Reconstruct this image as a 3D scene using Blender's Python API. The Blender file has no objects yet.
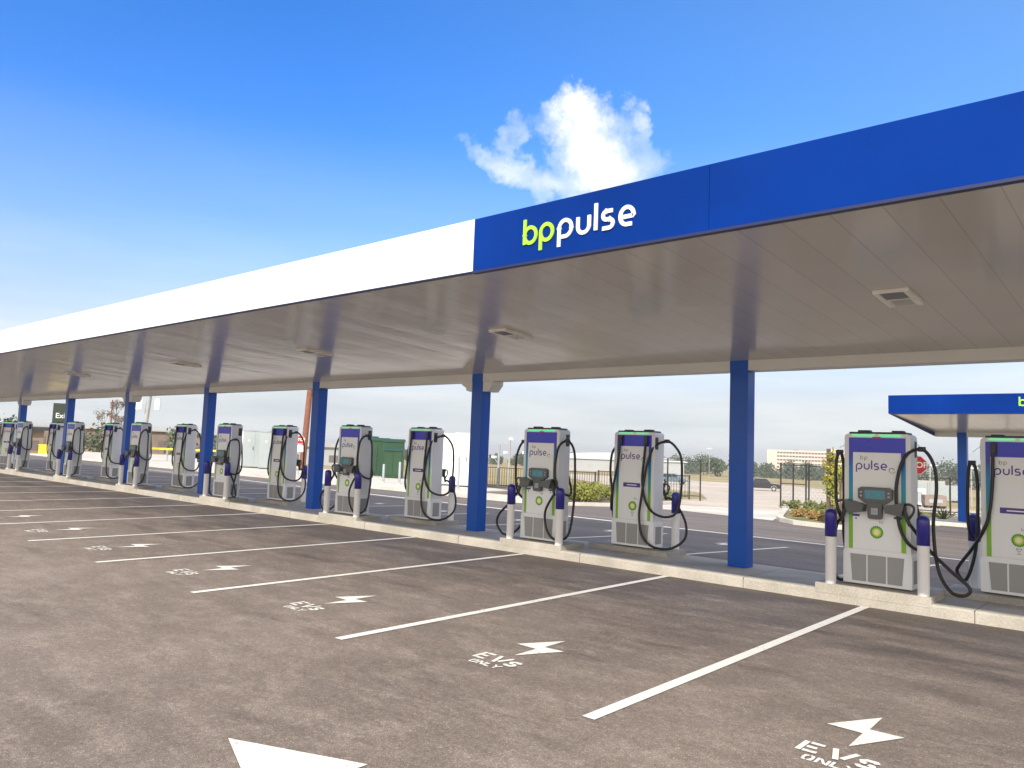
import bpy, bmesh, math, random
from mathutils import Vector, Matrix
random.seed(7)
C = bpy.context.scene.collection
SC = bpy.context.scene
PI = math.pi
R = math.radians

# ------------------------------------------------------------------ terrain
def lerp_tab(v, xs, ys):
    if v <= xs[0]: return ys[0]
    for i in range(len(xs) - 1):
        if v <= xs[i + 1]:
            t = (v - xs[i]) / (xs[i + 1] - xs[i])
            return ys[i] + t * (ys[i + 1] - ys[i])
    return ys[-1]
GX = [7, 35, 80, 260, 900, 3000]
GZ = [0, -.56, -2.6, -5.2, -14, -40]
def gz(y): return lerp_tab(y, GX, GZ)

# ------------------------------------------------------------------ materials
def newmat(name):
    m = bpy.data.materials.new(name); m.use_nodes = True
    nt = m.node_tree; b = nt.nodes['Principled BSDF']
    return m, nt, b
def N(nt, t, **kw):
    n = nt.nodes.new(t)
    for k, v in kw.items(): setattr(n, k, v)
    return n
def ramp(nt, fac, stops):
    r = N(nt, 'ShaderNodeValToRGB'); e = r.color_ramp.elements
    e[0].position, e[0].color = stops[0][0], (*stops[0][1], 1)
    e[1].position, e[1].color = stops[1][0], (*stops[1][1], 1)
    for p, c in stops[2:]:
        x = e.new(p); x.color = (*c, 1)
    nt.links.new(fac, r.inputs['Fac']); return r
def noise(nt, co, scale, detail=4, rough=.55, stretch=None):
    n = N(nt, 'ShaderNodeTexNoise'); n.inputs['Scale'].default_value = scale
    n.inputs['Detail'].default_value = detail; n.inputs['Roughness'].default_value = rough
    if stretch:
        mp = N(nt, 'ShaderNodeMapping'); mp.inputs['Scale'].default_value = stretch
        nt.links.new(co, mp.inputs['Vector']); co = mp.outputs['Vector']
    nt.links.new(co, n.inputs['Vector']); return n
def mix(nt, fac, a, b, mode='MIX'):
    m = N(nt, 'ShaderNodeMix', data_type='RGBA', blend_type=mode)
    for s, v in ((m.inputs['Factor'], fac), (m.inputs[6], a), (m.inputs[7], b)):
        if hasattr(v, 'links') or hasattr(v, 'is_linked'): nt.links.new(v, s)
        elif isinstance(v, (int, float)): s.default_value = v
        else: s.default_value = (*v, 1)
    return m.outputs[2]
def math_(nt, op, a, b=0, clamp=False):
    m = N(nt, 'ShaderNodeMath', operation=op); m.use_clamp = clamp
    for s, v in ((m.inputs[0], a), (m.inputs[1], b)):
        if hasattr(v, 'is_linked'): nt.links.new(v, s)
        else: s.default_value = v
    return m.outputs[0]
def bump(nt, b, h, strength=.3, dist=.01):
    k = N(nt, 'ShaderNodeBump'); k.inputs['Strength'].default_value = strength
    k.inputs['Distance'].default_value = dist
    nt.links.new(h, k.inputs['Height']); nt.links.new(k.outputs[0], b.inputs['Normal'])
def mat(name, col, rough=.5, metal=0, var=.08, scale=3., coat=0, bumpv=0, spec=.5, space='Object'):
    m, nt, b = newmat(name)
    tc = N(nt, 'ShaderNodeTexCoord'); co = tc.outputs[space]
    n = noise(nt, co, scale, 5)
    lo = [c * (1 - var) for c in col]; hi = [min(1, c * (1 + var)) for c in col]
    r = ramp(nt, n.outputs['Fac'], [(.3, lo), (.7, hi)])
    nt.links.new(r.outputs[0], b.inputs['Base Color'])
    n2 = noise(nt, co, scale * 2.3, 3)
    mr = N(nt, 'ShaderNodeMapRange'); mr.inputs['To Min'].default_value = max(0, rough - .07); mr.inputs['To Max'].default_value = min(1, rough + .07)
    nt.links.new(n2.outputs['Fac'], mr.inputs['Value']); nt.links.new(mr.outputs[0], b.inputs['Roughness'])
    b.inputs['Metallic'].default_value = metal; b.inputs['Coat Weight'].default_value = coat
    b.inputs['Specular IOR Level'].default_value = spec
    if bumpv: bump(nt, b, noise(nt, co, scale * 8, 4).outputs['Fac'], bumpv)
    return m
M = {}
M['white'] = mat('white_paint', (.83, .83, .83), .4, var=.04)
M['fasciawhite'] = mat('white_fascia', (.86, .87, .87), .35, var=.015, scale=.6)
M['fasciablue'] = mat('blue_fascia', (.0, .027, .205), .33, var=.22, scale=.5, coat=.0, spec=.06)  # strong colour blotches stand in for clouds mirrored in the gloss
M['navy'] = mat('navy_trim', (.004, .012, .07), .5)
M['colblue'] = mat('column_blue', (.0, .082, .46), .32, var=.06, scale=1.2, coat=.1, spec=.3)
M['body'] = mat('charger_silver', (.76, .78, .80), .38, var=.03, metal=.0)
M['card'] = mat('charger_card', (.83, .85, .87), .35, var=.02)
M['cabinet'] = mat('charger_lower', (.82, .845, .87), .4, var=.03)
M['purpleblue'] = mat('charger_blue', (.03, .035, .55), .3, var=.05)
M['sleeve'] = mat('bollard_sleeve', (.022, .018, .26), .3, var=.1, coat=.2)
M['purple'] = mat('purple_print', (.07, .03, .28), .4)
M['lime'] = mat('lime_print', (.35, .75, .03), .4, var=.02)
M['greyprint'] = mat('grey_print', (.14, .22, .2), .5)
M['teal'] = mat('teal_print', (.02, .35, .4), .4)
M['helio_g'] = mat('logo_green', (.03, .28, .03), .4)
M['helio_l'] = mat('logo_light_green', (.3, .6, .03), .4)
M['helio_y'] = mat('logo_yellow', (.85, .8, .1), .4)
M['helio_w'] = mat('logo_white', (.85, .86, .8), .4)
M['cable'] = mat('cable_rubber', (.014, .014, .015), .42, var=.2, scale=9)
M['dark'] = mat('dark_plastic', (.035, .038, .04), .45, var=.15, scale=6)
M['grey'] = mat('grey_plastic', (.10, .105, .11), .4, var=.1)
M['metal'] = mat('galvanised_metal', (.36, .39, .41), .45, metal=.6, var=.12, scale=5)
M['galv'] = mat('weathered_steel', (.3, .34, .36), .6, var=.15, scale=5)
M['blackmetal'] = mat('black_steel', (.02, .02, .022), .5, var=.2)
M['red'] = mat('red_sign', (.55, .015, .02), .4, var=.04)
def paint():
    m, nt, b = newmat('road_white')
    tc = N(nt, 'ShaderNodeTexCoord'); co = tc.outputs['Object']
    f = noise(nt, co, 45, 6, .8); g_ = noise(nt, co, 2.2, 5, .6); k = noise(nt, co, 130, 3, .6)
    a = math_(nt, 'ADD', f.outputs['Fac'], math_(nt, 'MULTIPLY', g_.outputs['Fac'], .55))
    w_ = ramp(nt, a, [(.96, (0, 0, 0)), (1.0, (1, 1, 1))])
    w2 = ramp(nt, math_(nt, 'ADD', a, math_(nt, 'MULTIPLY', k.outputs['Fac'], .25)), [(.99, (0, 0, 0)), (1.0, (1, 1, 1))])
    base = ramp(nt, g_.outputs['Fac'], [(.3, (.66, .65, .61)), (.7, (.80, .795, .76))])
    c = mix(nt, math_(nt, 'MULTIPLY', w2.outputs[0], .6), base.outputs[0], (.24, .20, .17))
    nt.links.new(c, b.inputs['Base Color']); b.inputs['Roughness'].default_value = .75
    bump(nt, b, f.outputs['Fac'], .3, .004); return m
M['roadwhite'] = paint()
M['yellow'] = mat('yellow_paint', (.8, .6, .03), .5)
M['greenbox'] = mat('green_steel', (.010, .055, .02), .5, var=.15, scale=1.)
M['greycab'] = mat('grey_cabinet', (.30, .34, .35), .5, var=.06, scale=.8)
M['whitecab'] = mat('white_cabinet', (.82, .83, .82), .45, var=.03)
M['signgreen'] = mat('exit_sign_green', (.035, .05, .035), .5)
M['gutter'] = mat('gutter_beige', (.74, .725, .69), .45, var=.05, scale=.8)
M['bark'] = mat('bark', (.12, .085, .06), .9, var=.3, scale=12, bumpv=.5)
M['reddish'] = mat('red_brown_wood', (.22, .085, .05), .85, var=.2, scale=4, bumpv=.4)
M['greypole'] = mat('grey_pole', (.33, .34, .33), .7, var=.12)
M['carblack'] = mat('black_car_paint', (.012, .013, .016), .2, coat=.8)
M['carblue'] = mat('blue_grey_car_paint', (.09, .14, .18), .25, coat=.7)
M['tyre'] = mat('tyre', (.015, .015, .015), .8)
M['glass'] = mat('dark_glass', (.02, .03, .035), .08, spec=.8)
M['lightglass'] = mat('lamp_diffuser', (.42, .42, .4), .3)
M['lamphousing'] = mat('lamp_housing', (.85, .83, .78), .45)
M['bldg'] = mat('cream_concrete', (.62, .52, .43), .8, var=.05, scale=.05)
M['bldgwin'] = mat('recessed_windows', (.14, .12, .12), .4)
M['ware'] = mat('warehouse_wall', (.34, .36, .38), .7, var=.08, scale=.05)
M['wareroof'] = mat('warehouse_roof', (.46, .5, .54), .5, var=.06, scale=.05)
M['brick'] = mat('brown_wall', (.22, .17, .14), .85, var=.2, scale=.4)
M['roofgrey'] = mat('grey_roof', (.36, .36, .35), .8, var=.1, scale=.2)
M['banner'] = mat('banner_print', (.55, .62, .6), .7, var=.35, scale=1.4)
def emis(name, col, s):
    m, nt, b = newmat(name)
    b.inputs['Base Color'].default_value = (*[c * .5 for c in col], 1)
    b.inputs['Emission Color'].default_value = (*col, 1); b.inputs['Emission Strength'].default_value = s
    return m
M['greenled'] = emis('green_led', (.10, .80, .32), .5)
M['screen'] = emis('screen_glow', (.05, .13, .15), .45)

def gradient_strip():
    m, nt, b = newmat('gradient_strip')
    tc = N(nt, 'ShaderNodeTexCoord'); s = N(nt, 'ShaderNodeSeparateXYZ')
    nt.links.new(tc.outputs['Object'], s.inputs[0])
    f = math_(nt, 'DIVIDE', s.outputs['Z'], 1.92)
    r = ramp(nt, f, [(0, (.22, .5, .02)), (.42, (.22, .5, .02)), (.50, (.03, .36, .12)), (.58, (.0, .30, .38)), (.74, (.0, .22, .52)), (.84, (.02, .05, .42)), (1, (.03, .03, .42))])
    nt.links.new(r.outputs[0], b.inputs['Base Color']); b.inputs['Roughness'].default_value = .32
    return m
M['strip'] = gradient_strip()
def grille():
    m, nt, b = newmat('perforated_mesh')
    tc = N(nt, 'ShaderNodeTexCoord')
    mp = N(nt, 'ShaderNodeMapping'); mp.inputs['Scale'].default_value = (90, 90, 90)
    nt.links.new(tc.outputs['Object'], mp.inputs[0])
    v = N(nt, 'ShaderNodeTexChecker'); v.inputs['Scale'].default_value = 1
    v.inputs['Color1'].default_value = (.36, .365, .37, 1); v.inputs['Color2'].default_value = (.26, .265, .27, 1)
    nt.links.new(mp.outputs[0], v.inputs['Vector']); nt.links.new(v.outputs[0], b.inputs['Base Color'])
    b.inputs['Roughness'].default_value = .5
    return m
M['mesh'] = grille()

def asphalt():
    m, nt, b = newmat('asphalt')
    tc = N(nt, 'ShaderNodeTexCoord'); co = tc.outputs['Object']
    big = noise(nt, co, .35, 7, .68)
    mid = noise(nt, co, 1.7, 10, .76, (1, 1.7, 1))
    base = ramp(nt, big.outputs['Fac'], [(.33, (.140, .112, .095)), (.67, (.215, .176, .150))])
    c1 = mix(nt, math_(nt, 'MULTIPLY', ramp(nt, mid.outputs['Fac'], [(.47, (0, 0, 0)), (.66, (1, 1, 1))]).outputs[0], .62), base.outputs[0], (.30, .252, .218))
    # dark damp / tyre worn streaks, running along the kerb
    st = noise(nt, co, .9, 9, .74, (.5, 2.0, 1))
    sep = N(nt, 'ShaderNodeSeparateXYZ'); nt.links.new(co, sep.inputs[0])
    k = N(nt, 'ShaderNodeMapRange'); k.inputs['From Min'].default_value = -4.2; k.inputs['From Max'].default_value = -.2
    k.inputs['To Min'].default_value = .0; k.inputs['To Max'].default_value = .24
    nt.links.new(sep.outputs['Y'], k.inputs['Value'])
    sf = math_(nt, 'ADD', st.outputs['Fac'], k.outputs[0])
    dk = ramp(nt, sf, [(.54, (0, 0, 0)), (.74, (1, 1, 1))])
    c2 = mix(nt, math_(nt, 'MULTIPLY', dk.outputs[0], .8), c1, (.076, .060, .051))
    # far lane has a darker, streaked tone of its own
    far = N(nt, 'ShaderNodeMapRange'); far.inputs['From Min'].default_value = .5; far.inputs['From Max'].default_value = 1.4
    nt.links.new(sep.outputs['Y'], far.inputs['Value'])
    st2 = noise(nt, co, .5, 6, .65, (.35, 2.5, 1))
    c2b = mix(nt, ramp(nt, st2.outputs['Fac'], [(.35, (0, 0, 0)), (.65, (1, 1, 1))]).outputs[0], (.12, .098, .08), (.185, .154, .128))
    c2 = mix(nt, far.outputs[0], c2, c2b)
    # aggregate
    ag = N(nt, 'ShaderNodeTexVoronoi'); ag.inputs['Scale'].default_value = 185; nt.links.new(co, ag.inputs['Vector'])
    agr = N(nt, 'ShaderNodeSeparateColor'); nt.links.new(ag.outputs['Color'], agr.inputs[0])
    a1 = ramp(nt, agr.outputs[0], [(.0, (.68, .68, .68)), (.45, (.95, .95, .95)), (.88, (1.08, 1.07, 1.05)), (.95, (2.1, 2.05, 2.0))])
    fn = noise(nt, co, 28, 5, .8)
    a2 = ramp(nt, fn.outputs['Fac'], [(.3, (.66, .66, .66)), (.7, (1.3, 1.3, 1.3))])
    c3 = mix(nt, .8, c2, a1.outputs[0], 'MULTIPLY'); c4 = mix(nt, .9, c3, a2.outputs[0], 'MULTIPLY')
    # pale scuffed specks in patches
    sp = noise(nt, co, 5, 10, .88)
    pt = noise(nt, co, .5, 3)
    m3 = math_(nt, 'MULTIPLY', ramp(nt, sp.outputs['Fac'], [(.56, (0, 0, 0)), (.68, (1, 1, 1))]).outputs[0], ramp(nt, pt.outputs['Fac'], [(.40, (0, 0, 0)), (.62, (.7, .7, .7))]).outputs[0])
    c5 = mix(nt, m3, c4, (.30, .27, .24))
    nt.links.new(c5, b.inputs['Base Color'])
    rr = ramp(nt, dk.outputs[0], [(0, (.85, .85, .85)), (1, (.68, .68, .68))]); nt.links.new(rr.outputs[0], b.inputs['Roughness'])
    bump(nt, b, math_(nt, 'ADD', ag.outputs['Distance'], fn.outputs['Fac']), .45, .006)
    return m
M['asphalt'] = asphalt()
def ground_mat(name, a, b_, sc=.3, bumpv=.3, fine=30, c=None, thr=(.4, .6)):
    m, nt, b = newmat(name)
    tc = N(nt, 'ShaderNodeTexCoord'); co = tc.outputs['Object']
    n = noise(nt, co, sc, 8, .65); r = ramp(nt, n.outputs['Fac'], [(thr[0], a), (thr[1], b_)])
    f = noise(nt, co, fine, 4, .7); r2 = ramp(nt, f.outputs['Fac'], [(.3, (.75, .75, .75)), (.7, (1.2, 1.2, 1.2))])
    nt.links.new(mix(nt, .8, r.outputs[0], r2.outputs[0], 'MULTIPLY'), b.inputs['Base Color'])
    b.inputs['Roughness'].default_value = .9; bump(nt, b, f.outputs['Fac'], bumpv, .02)
    return m
M['ground'] = ground_mat('dry_field', (.24, .19, .07), (.38, .30, .13), .05, fine=2)
M['sand'] = ground_mat('sandy_track', (.42, .36, .29), (.54, .47, .39), .15, fine=4)
M['grass'] = ground_mat('grass_verge', (.10, .13, .03), (.26, .22, .08), 1.2, fine=20)
M['mulch'] = ground_mat('mulch', (.10, .07, .045), (.22, .17, .11), 2., fine=25)
M['concrete'] = ground_mat('kerb_concrete', (.37, .34, .285), (.47, .435, .375), 1.4, .15, 45)
M['conctop'] = ground_mat('island_concrete', (.33, .31, .28), (.44, .42, .38), 1.1, .15, 40)
M['pave'] = ground_mat('pale_concrete', (.50, .47, .42), (.60, .57, .51), .6, .15, 25)

def soffit_mat():
    m, nt, b = newmat('soffit_panels')
    tc = N(nt, 'ShaderNodeTexCoord'); co = tc.outputs['Object']
    sep = N(nt, 'ShaderNodeSeparateXYZ'); nt.links.new(co, sep.inputs[0])
    x = math_(nt, 'DIVIDE', sep.outputs['X'], .36)
    fr = math_(nt, 'FRACT', x); idn = math_(nt, 'FLOOR', x)
    wn = N(nt, 'ShaderNodeTexWhiteNoise', noise_dimensions='1D'); nt.links.new(idn, wn.inputs['W'])
    g = math_(nt, 'LESS_THAN', fr, .03)
    n = noise(nt, co, .8, 4)
    c0 = ramp(nt, n.outputs['Fac'], [(.3, (.50, .475, .44)), (.7, (.545, .52, .485))])
    cc = mix(nt, .03, c0.outputs[0], wn.outputs['Value'], 'OVERLAY')
    cc = mix(nt, math_(nt, 'MULTIPLY', g, .3), cc, (.14, .13, .12))
    nt.links.new(cc, b.inputs['Base Color'])
    b.inputs['Roughness'].default_value = .17; b.inputs['Specular IOR Level'].default_value = 1.0
    # pans dip slightly, each at its own tilt
    p = math_(nt, 'PINGPONG', fr, .5)
    h = math_(nt, 'MULTIPLY', math_(nt, 'SUBTRACT', fr, .5), math_(nt, 'SUBTRACT', wn.outputs['Value'], .5))
    w = noise(nt, co, 1.1, 2)
    h2 = math_(nt, 'ADD', h, math_(nt, 'MULTIPLY', w.outputs['Fac'], .9))
    h3 = math_(nt, 'ADD', h2, math_(nt, 'MULTIPLY', p, .12))
    bump(nt, b, h3, .35, .02)
    return m
M['soffit'] = soffit_mat()

def leafmat(name, a, b_, trans=.15):
    m, nt, b = newmat(name)
    oi = N(nt, 'ShaderNodeNewGeometry'); tc = N(nt, 'ShaderNodeTexCoord')
    n = noise(nt, tc.outputs['Object'], 1.3, 4)
    r = ramp(nt, n.outputs['Fac'], [(.35, a), (.65, b_)])
    c = mix(nt, .5, r.outputs[0], mix(nt, oi.outputs['Random Per Island'], a, b_))
    nt.links.new(c, b.inputs['Base Color']); b.inputs['Roughness'].default_value = .6
    return m
M['leafdark'] = leafmat('dark_leaves', (.030, .052, .022), (.075, .105, .045))
M['leafyellow'] = leafmat('yellow_leaves', (.10, .17, .02), (.42, .34, .03))
M['leafhedge'] = leafmat('hedge_leaves', (.06, .11, .02), (.27, .24, .04))
M['leafrust'] = leafmat('rusty_leaves', (.16, .15, .03), (.42, .20, .10))
M['leafgreen'] = leafmat('shrub_leaves', (.06, .10, .03), (.20, .19, .07))
M['twig'] = leafmat('twig_leaves', (.10, .08, .06), (.20, .16, .11))

# ------------------------------------------------------------------ mesh builder
class MB:
    def __init__(s): s.v = []; s.f = []; s.mi = []; s.mats = []; s.sm = []
    def m(s, name):
        mm = M[name]
        if mm not in s.mats: s.mats.append(mm)
        return s.mats.index(mm)
    def add(s, vs, fs, mat, smooth=False):
        o = len(s.v); s.v += [tuple(v) for v in vs]; k = s.m(mat)
        for f in fs: s.f.append([o + i for i in f]); s.mi.append(k); s.sm.append(smooth)
    def box(s, x0, x1, y0, y1, z0, z1, mat):
        s.hexa([(x0, y0, z0), (x1, y0, z0), (x1, y1, z0), (x0, y1, z0), (x0, y0, z1), (x1, y0, z1), (x1, y1, z1), (x0, y1, z1)], mat)
    def hexa(s, v, mat):
        s.add(v, [(0, 3, 2, 1), (4, 5, 6, 7), (0, 1, 5, 4), (1, 2, 6, 5), (2, 3, 7, 6), (3, 0, 4, 7)], mat)
    def bbox(s, x0, x1, y0, y1, z0, z1, mat, bv=.01, seg=2):
        b = bmesh.new(); bmesh.ops.create_cube(b, size=1)
        for v in b.verts: v.co = Vector(((x0 + x1) / 2 + v.co.x * (x1 - x0), (y0 + y1) / 2 + v.co.y * (y1 - y0), (z0 + z1) / 2 + v.co.z * (z1 - z0)))
        bmesh.ops.bevel(b, geom=b.edges[:], offset=bv, segments=seg, affect='EDGES', profile=.5)
        s.frombm(b, mat)
    def frombm(s, b, mat, smooth=False):
        b.verts.index_update()
        s.add([v.co.copy() for v in b.verts], [[v.index for v in f.verts] for f in b.faces], mat, smooth); b.free()
    def prism(s, pts, axis, a, c, mat):
        # pts 2D polygon; axis 'y': (x,z) extruded a..c in y ; 'z': (x,y) ; 'x': (y,z)
        n = len(pts)
        def P(p, d):
            return {'y': (p[0], d, p[1]), 'z': (p[0], p[1], d), 'x': (d, p[0], p[1])}[axis]
        vs = [P(p, a) for p in pts] + [P(p, c) for p in pts]
        s.add(vs, [tuple(range(n))[::-1], tuple(range(n, 2 * n))] + [(i, (i + 1) % n, n + (i + 1) % n, n + i) for i in range(n)], mat)
    def cyl(s, p0, p1, r0, r1, mat, seg=16, cap=True):
        p0 = Vector(p0); p1 = Vector(p1); d = (p1 - p0).normalized()
        a = d.orthogonal().normalized(); b = d.cross(a)
        vs = []
        for p, r in ((p0, r0), (p1, r1)):
            for i in range(seg):
                t = 2 * PI * i / seg; vs.append(p + (a * math.cos(t) + b * math.sin(t)) * r)
        s.add(vs, [(i, (i + 1) % seg, seg + (i + 1) % seg, seg + i) for i in range(seg)], mat, True)
        if cap: s.add(vs, [tuple(range(seg))[::-1], tuple(range(seg, 2 * seg))], mat)
    def tube(s, path, r, mat, seg=8, sub=6, closed=False):
        pts = catmull([Vector(p) for p in path], sub) if sub > 1 else [Vector(p) for p in path]
        n = len(pts); rs = r if callable(r) else (lambda t: r)
        up = None; vs = []
        for i, p in enumerate(pts):
            d = (pts[min(i + 1, n - 1)] - pts[max(i - 1, 0)]).normalized()
            if up is None: up = d.orthogonal().normalized()
            up = (up - d * up.dot(d)).normalized(); b = d.cross(up)
            for k in range(seg):
                t = 2 * PI * k / seg; vs.append(p + (up * math.cos(t) + b * math.sin(t)) * rs(i / (n - 1)))
        fs = [(i * seg + k, i * seg + (k + 1) % seg, (i + 1) * seg + (k + 1) % seg, (i + 1) * seg + k) for i in range(n - 1) for k in range(seg)]
        s.add(vs, fs, mat, True)
        s.add(vs, [tuple(range(seg))[::-1], tuple(range((n - 1) * seg, n * seg))], mat)
    def lathe(s, prof, mat, cx=0, cy=0, seg=20, smooth=True):
        vs = []; n = len(prof)
        for r, z in prof:
            for i in range(seg):
                t = 2 * PI * i / seg; vs.append((cx + r * math.cos(t), cy + r * math.sin(t), z))
        s.add(vs, [(j * seg + i, j * seg + (i + 1) % seg, (j + 1) * seg + (i + 1) % seg, (j + 1) * seg + i) for j in range(n - 1) for i in range(seg)], mat, smooth)
    def build(s, name, parent=None, kind=None, loc=None):
        me = bpy.data.meshes.new(name); me.from_pydata(s.v, [], s.f)
        for mm in s.mats: me.materials.append(mm)
        me.polygons.foreach_set('material_index', s.mi); me.polygons.foreach_set('use_smooth', s.sm); me.update()
        o = bpy.data.objects.new(name, me); C.objects.link(o)
        if parent: o.parent = parent
        if kind: o['kind'] = kind
        if loc: o.location = loc
        return o
def catmull(p, sub):
    out = []; n = len(p)
    for i in range(n - 1):
        a = p[max(i - 1, 0)]; b = p[i]; c = p[i + 1]; d = p[min(i + 2, n - 1)]
        for k in range(sub):
            t = k / sub
            out.append(.5 * ((2 * b) + (c - a) * t + (2 * a - 5 * b + 4 * c - d) * t * t + (3 * b - a - 3 * c + d) * t ** 3))
    out.append(p[-1]); return out
def tag(o, label=None, cat=None, group=None, kind=None):
    if label: o['label'] = label
    if cat: o['category'] = cat
    if group: o['group'] = group
    if kind: o['kind'] = kind
    return o
def thing(name, label, cat, loc=(0, 0, 0), rz=0, group=None):
    o = bpy.data.objects.new(name, None); C.objects.link(o); o.empty_display_size = .2
    o.location = loc; o.rotation_euler.z = rz
    return tag(o, label, cat, group)
def copy_tree(o, parent=None):
    c = o.copy(); C.objects.link(c)
    if parent: c.parent = parent
    for ch in [x for x in bpy.data.objects if x.parent == o]: copy_tree(ch, c)
    return c

# ------------------------------------------------------------------ stroke lettering
def arc(cx, cz, rx, rz, a0, a1, n=14):
    return [(cx + rx * math.cos(R(a0 + (a1 - a0) * i / n)), cz + rz * math.sin(R(a0 + (a1 - a0) * i / n))) for i in range(n + 1)]
# units: x-height 1, round letters ~.85 wide
def glyph(ch):
    if ch == 'p': return [[(0, -.48), (0, .5)] + arc(.42, .5, .42, .45, 180, 0) + arc(.42, .5, .42, .45, 0, -90, 8) + [(.18, .05)]], .84
    if ch == 'b': return [[(0, 0), (0, 1.45)], [(0, .5)] + arc(.42, .5, .42, .45, 180, -180, 24)], .84
    if ch == 'P': return [[(0, -.48), (0, .5)], arc(.42, .5, .42, .45, 180, -180, 24)], .84
    if ch == 'u': return [[(0, .95), (0, .45)] + arc(.37, .42, .37, .37, 180, 360) + [(.74, .95)]], .74
    if ch == 'l': return [[(0, .05), (0, 1.5)]], .0
    if ch == 's': return [[(.62, .95), (.25, .95)] + arc(.25, .73, .22, .22, 90, 270, 8) + [(.42, .51)] + arc(.42, .28, .23, .23, 90, -90, 8) + [(0, .05)]], .65
    if ch == 'e': return [[(.1, .46), (.8, .46)] + arc(.42, .5, .4, .45, 0, 270, 20) + [(.72, .05)]], .82
    return [], .3
def ribbon(mb, pts, w, place, mat, th, lift):
    n = len(pts); L = []; Rr = []
    for i, p in enumerate(pts):
        a = pts[max(i - 1, 0)]; b = pts[min(i + 1, n - 1)]
        dx, dz = b[0] - a[0], b[1] - a[1]; l = math.hypot(dx, dz) or 1
        nx, nz = -dz / l, dx / l
        # mitre
        if 0 < i < n - 1:
            d1 = (p[0] - a[0], p[1] - a[1]); l1 = math.hypot(*d1) or 1
            c = abs((-d1[1] / l1) * nx + (d1[0] / l1) * nz); k = min(1 / max(c, .5), 1.6)
        else: k = 1
        L.append((p[0] + nx * w / 2 * k, p[1] + nz * w / 2 * k)); Rr.append((p[0] - nx * w / 2 * k, p[1] - nz * w / 2 * k))
    vs = [place(*q, lift) for q in L] + [place(*q, lift) for q in Rr]
    vs += [place(*q, lift + th) for q in L] + [place(*q, lift + th) for q in Rr]
    fs = []
    for i in range(n - 1):
        fs.append((2 * n + i, 2 * n + i + 1, 3 * n + i + 1, 3 * n + i))
        fs.append((i, i + 1, 2 * n + i + 1, 2 * n + i)); fs.append((n + i + 1, n + i, 3 * n + i, 3 * n + i + 1))
    fs += [(0, 2 * n, 3 * n, n), (n - 1, 2 * n - 1, 4 * n - 1, 3 * n - 1)]
    mb.add(vs, fs, mat)
def word(mb, txt, x, z, xh, w, place, mat, th=.003, gap=.38):
    cx = x; li = 0
    for ch in txt:
        st, adv = glyph(ch)
        for s_ in st:
            ribbon(mb, [(cx + p[0] * xh, z + p[1] * xh) for p in s_], w * xh, place, mat, th, .0004 * (li % 4)); li += 1
        cx += (adv + gap) * xh
    return cx
def bftext(txt, size, mat, name, parent=None, ext=.001, bold=.0):
    cu = bpy.data.curves.new('t', 'FONT'); cu.body = txt; cu.size = size; cu.extrude = ext; cu.offset = bold
    cu.align_x = 'CENTER'; cu.align_y = 'CENTER'
    t = bpy.data.objects.new('t', cu); C.objects.link(t)
    dg = bpy.context.evaluated_depsgraph_get(); me = bpy.data.meshes.new_from_object(t.evaluated_get(dg))
    C.objects.unlink(t); bpy.data.objects.remove(t)
    me.name = name; me.materials.clear(); me.materials.append(M[mat])
    o = bpy.data.objects.new(name, me); C.objects.link(o)
    if parent: o.parent = parent
    return o

# ------------------------------------------------------------------ ground sheets
def sheet(name, poly, off, mat, kind='structure', thick=0, side=None, maxlen=None):
    b = bmesh.new(); vs = [b.verts.new((x, y, 0)) for x, y in poly]; b.faces.new(vs)
    for yc in GX + [0.]:
        bmesh.ops.bisect_plane(b, geom=b.verts[:] + b.edges[:] + b.faces[:], plane_co=(0, yc, 0), plane_no=(0, 1, 0))
    if b.faces[:][0].normal.z < 0: bmesh.ops.reverse_faces(b, faces=b.faces[:])
    b.normal_update()
    for v in b.verts: v.co.z = gz(v.co.y) + off
    if thick:
        r = bmesh.ops.extrude_face_region(b, geom=b.faces[:])
        for e in r['geom']:
            if isinstance(e, bmesh.types.BMVert): e.co.z -= 0
        ex = [e for e in r['geom'] if isinstance(e, bmesh.types.BMVert)]
        for v in b.verts:
            if v not in ex: v.co.z -= thick
    bmesh.ops.recalc_face_normals(b, faces=b.faces[:])
    mb = MB()
    mb.frombm(b, mat); o = mb.build(name, kind=kind)
    return o

sheet('ground', [(-3000, -300), (1500, -300), (1500, 3000), (-3000, 3000)], 0, 'ground')
# main lot, driveway behind, and the lot in front of the second canopy
lot = sheet('parking_lot', [(-90, -40), (22, -40), (22, 30), (-4.0, 30), (-3.0, 13.2), (-4.5, 11.9), (-5.7, 12.3), (-6.9, 14.0), (-9.2, 20.5), (-12.9, 18.0), (-12.3, 14.2), (-13.0, 11.4), (-14.6, 10.4), (-40, 10.6), (-90, 10.6)], .012, 'asphalt')
sheet('driveway_apron', [(-6.7, 13.25), (-8.2, 13.6), (-10.4, 14.2), (-12.2, 13.2), (-12.8, 18.0), (-9.0, 20.4)], .02, 'pave')
sheet('sandy_track', [(-9.2, 20.3), (-12.7, 18.4), (-16.5, 19.4), (-15.4, 26), (-30, 52), (-75, 96), (-120, 135), (-60, 152), (-28, 110), (-8, 60), (-5.5, 36), (-2, 34), (-2, 31), (-7.7, 30)], .015, 'sand')
sheet('sandy_yard', [(-9.5, 34.5), (-2, 34.5), (40, 36), (60, 160), (-12, 160)], .02, 'sand')
sheet('pavement', [(-13.0, 11.2), (-14.6, 10.2), (-90, 10.4), (-90, 13.2), (-15.2, 13.0)], .09, 'pave', thick=.2)
sheet('utility_pad', [(-20, 13.4), (-90, 13.4), (-90, 33), (-33, 24.0), (-21, 17.2)], .06, 'pave', thick=.2)
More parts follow.
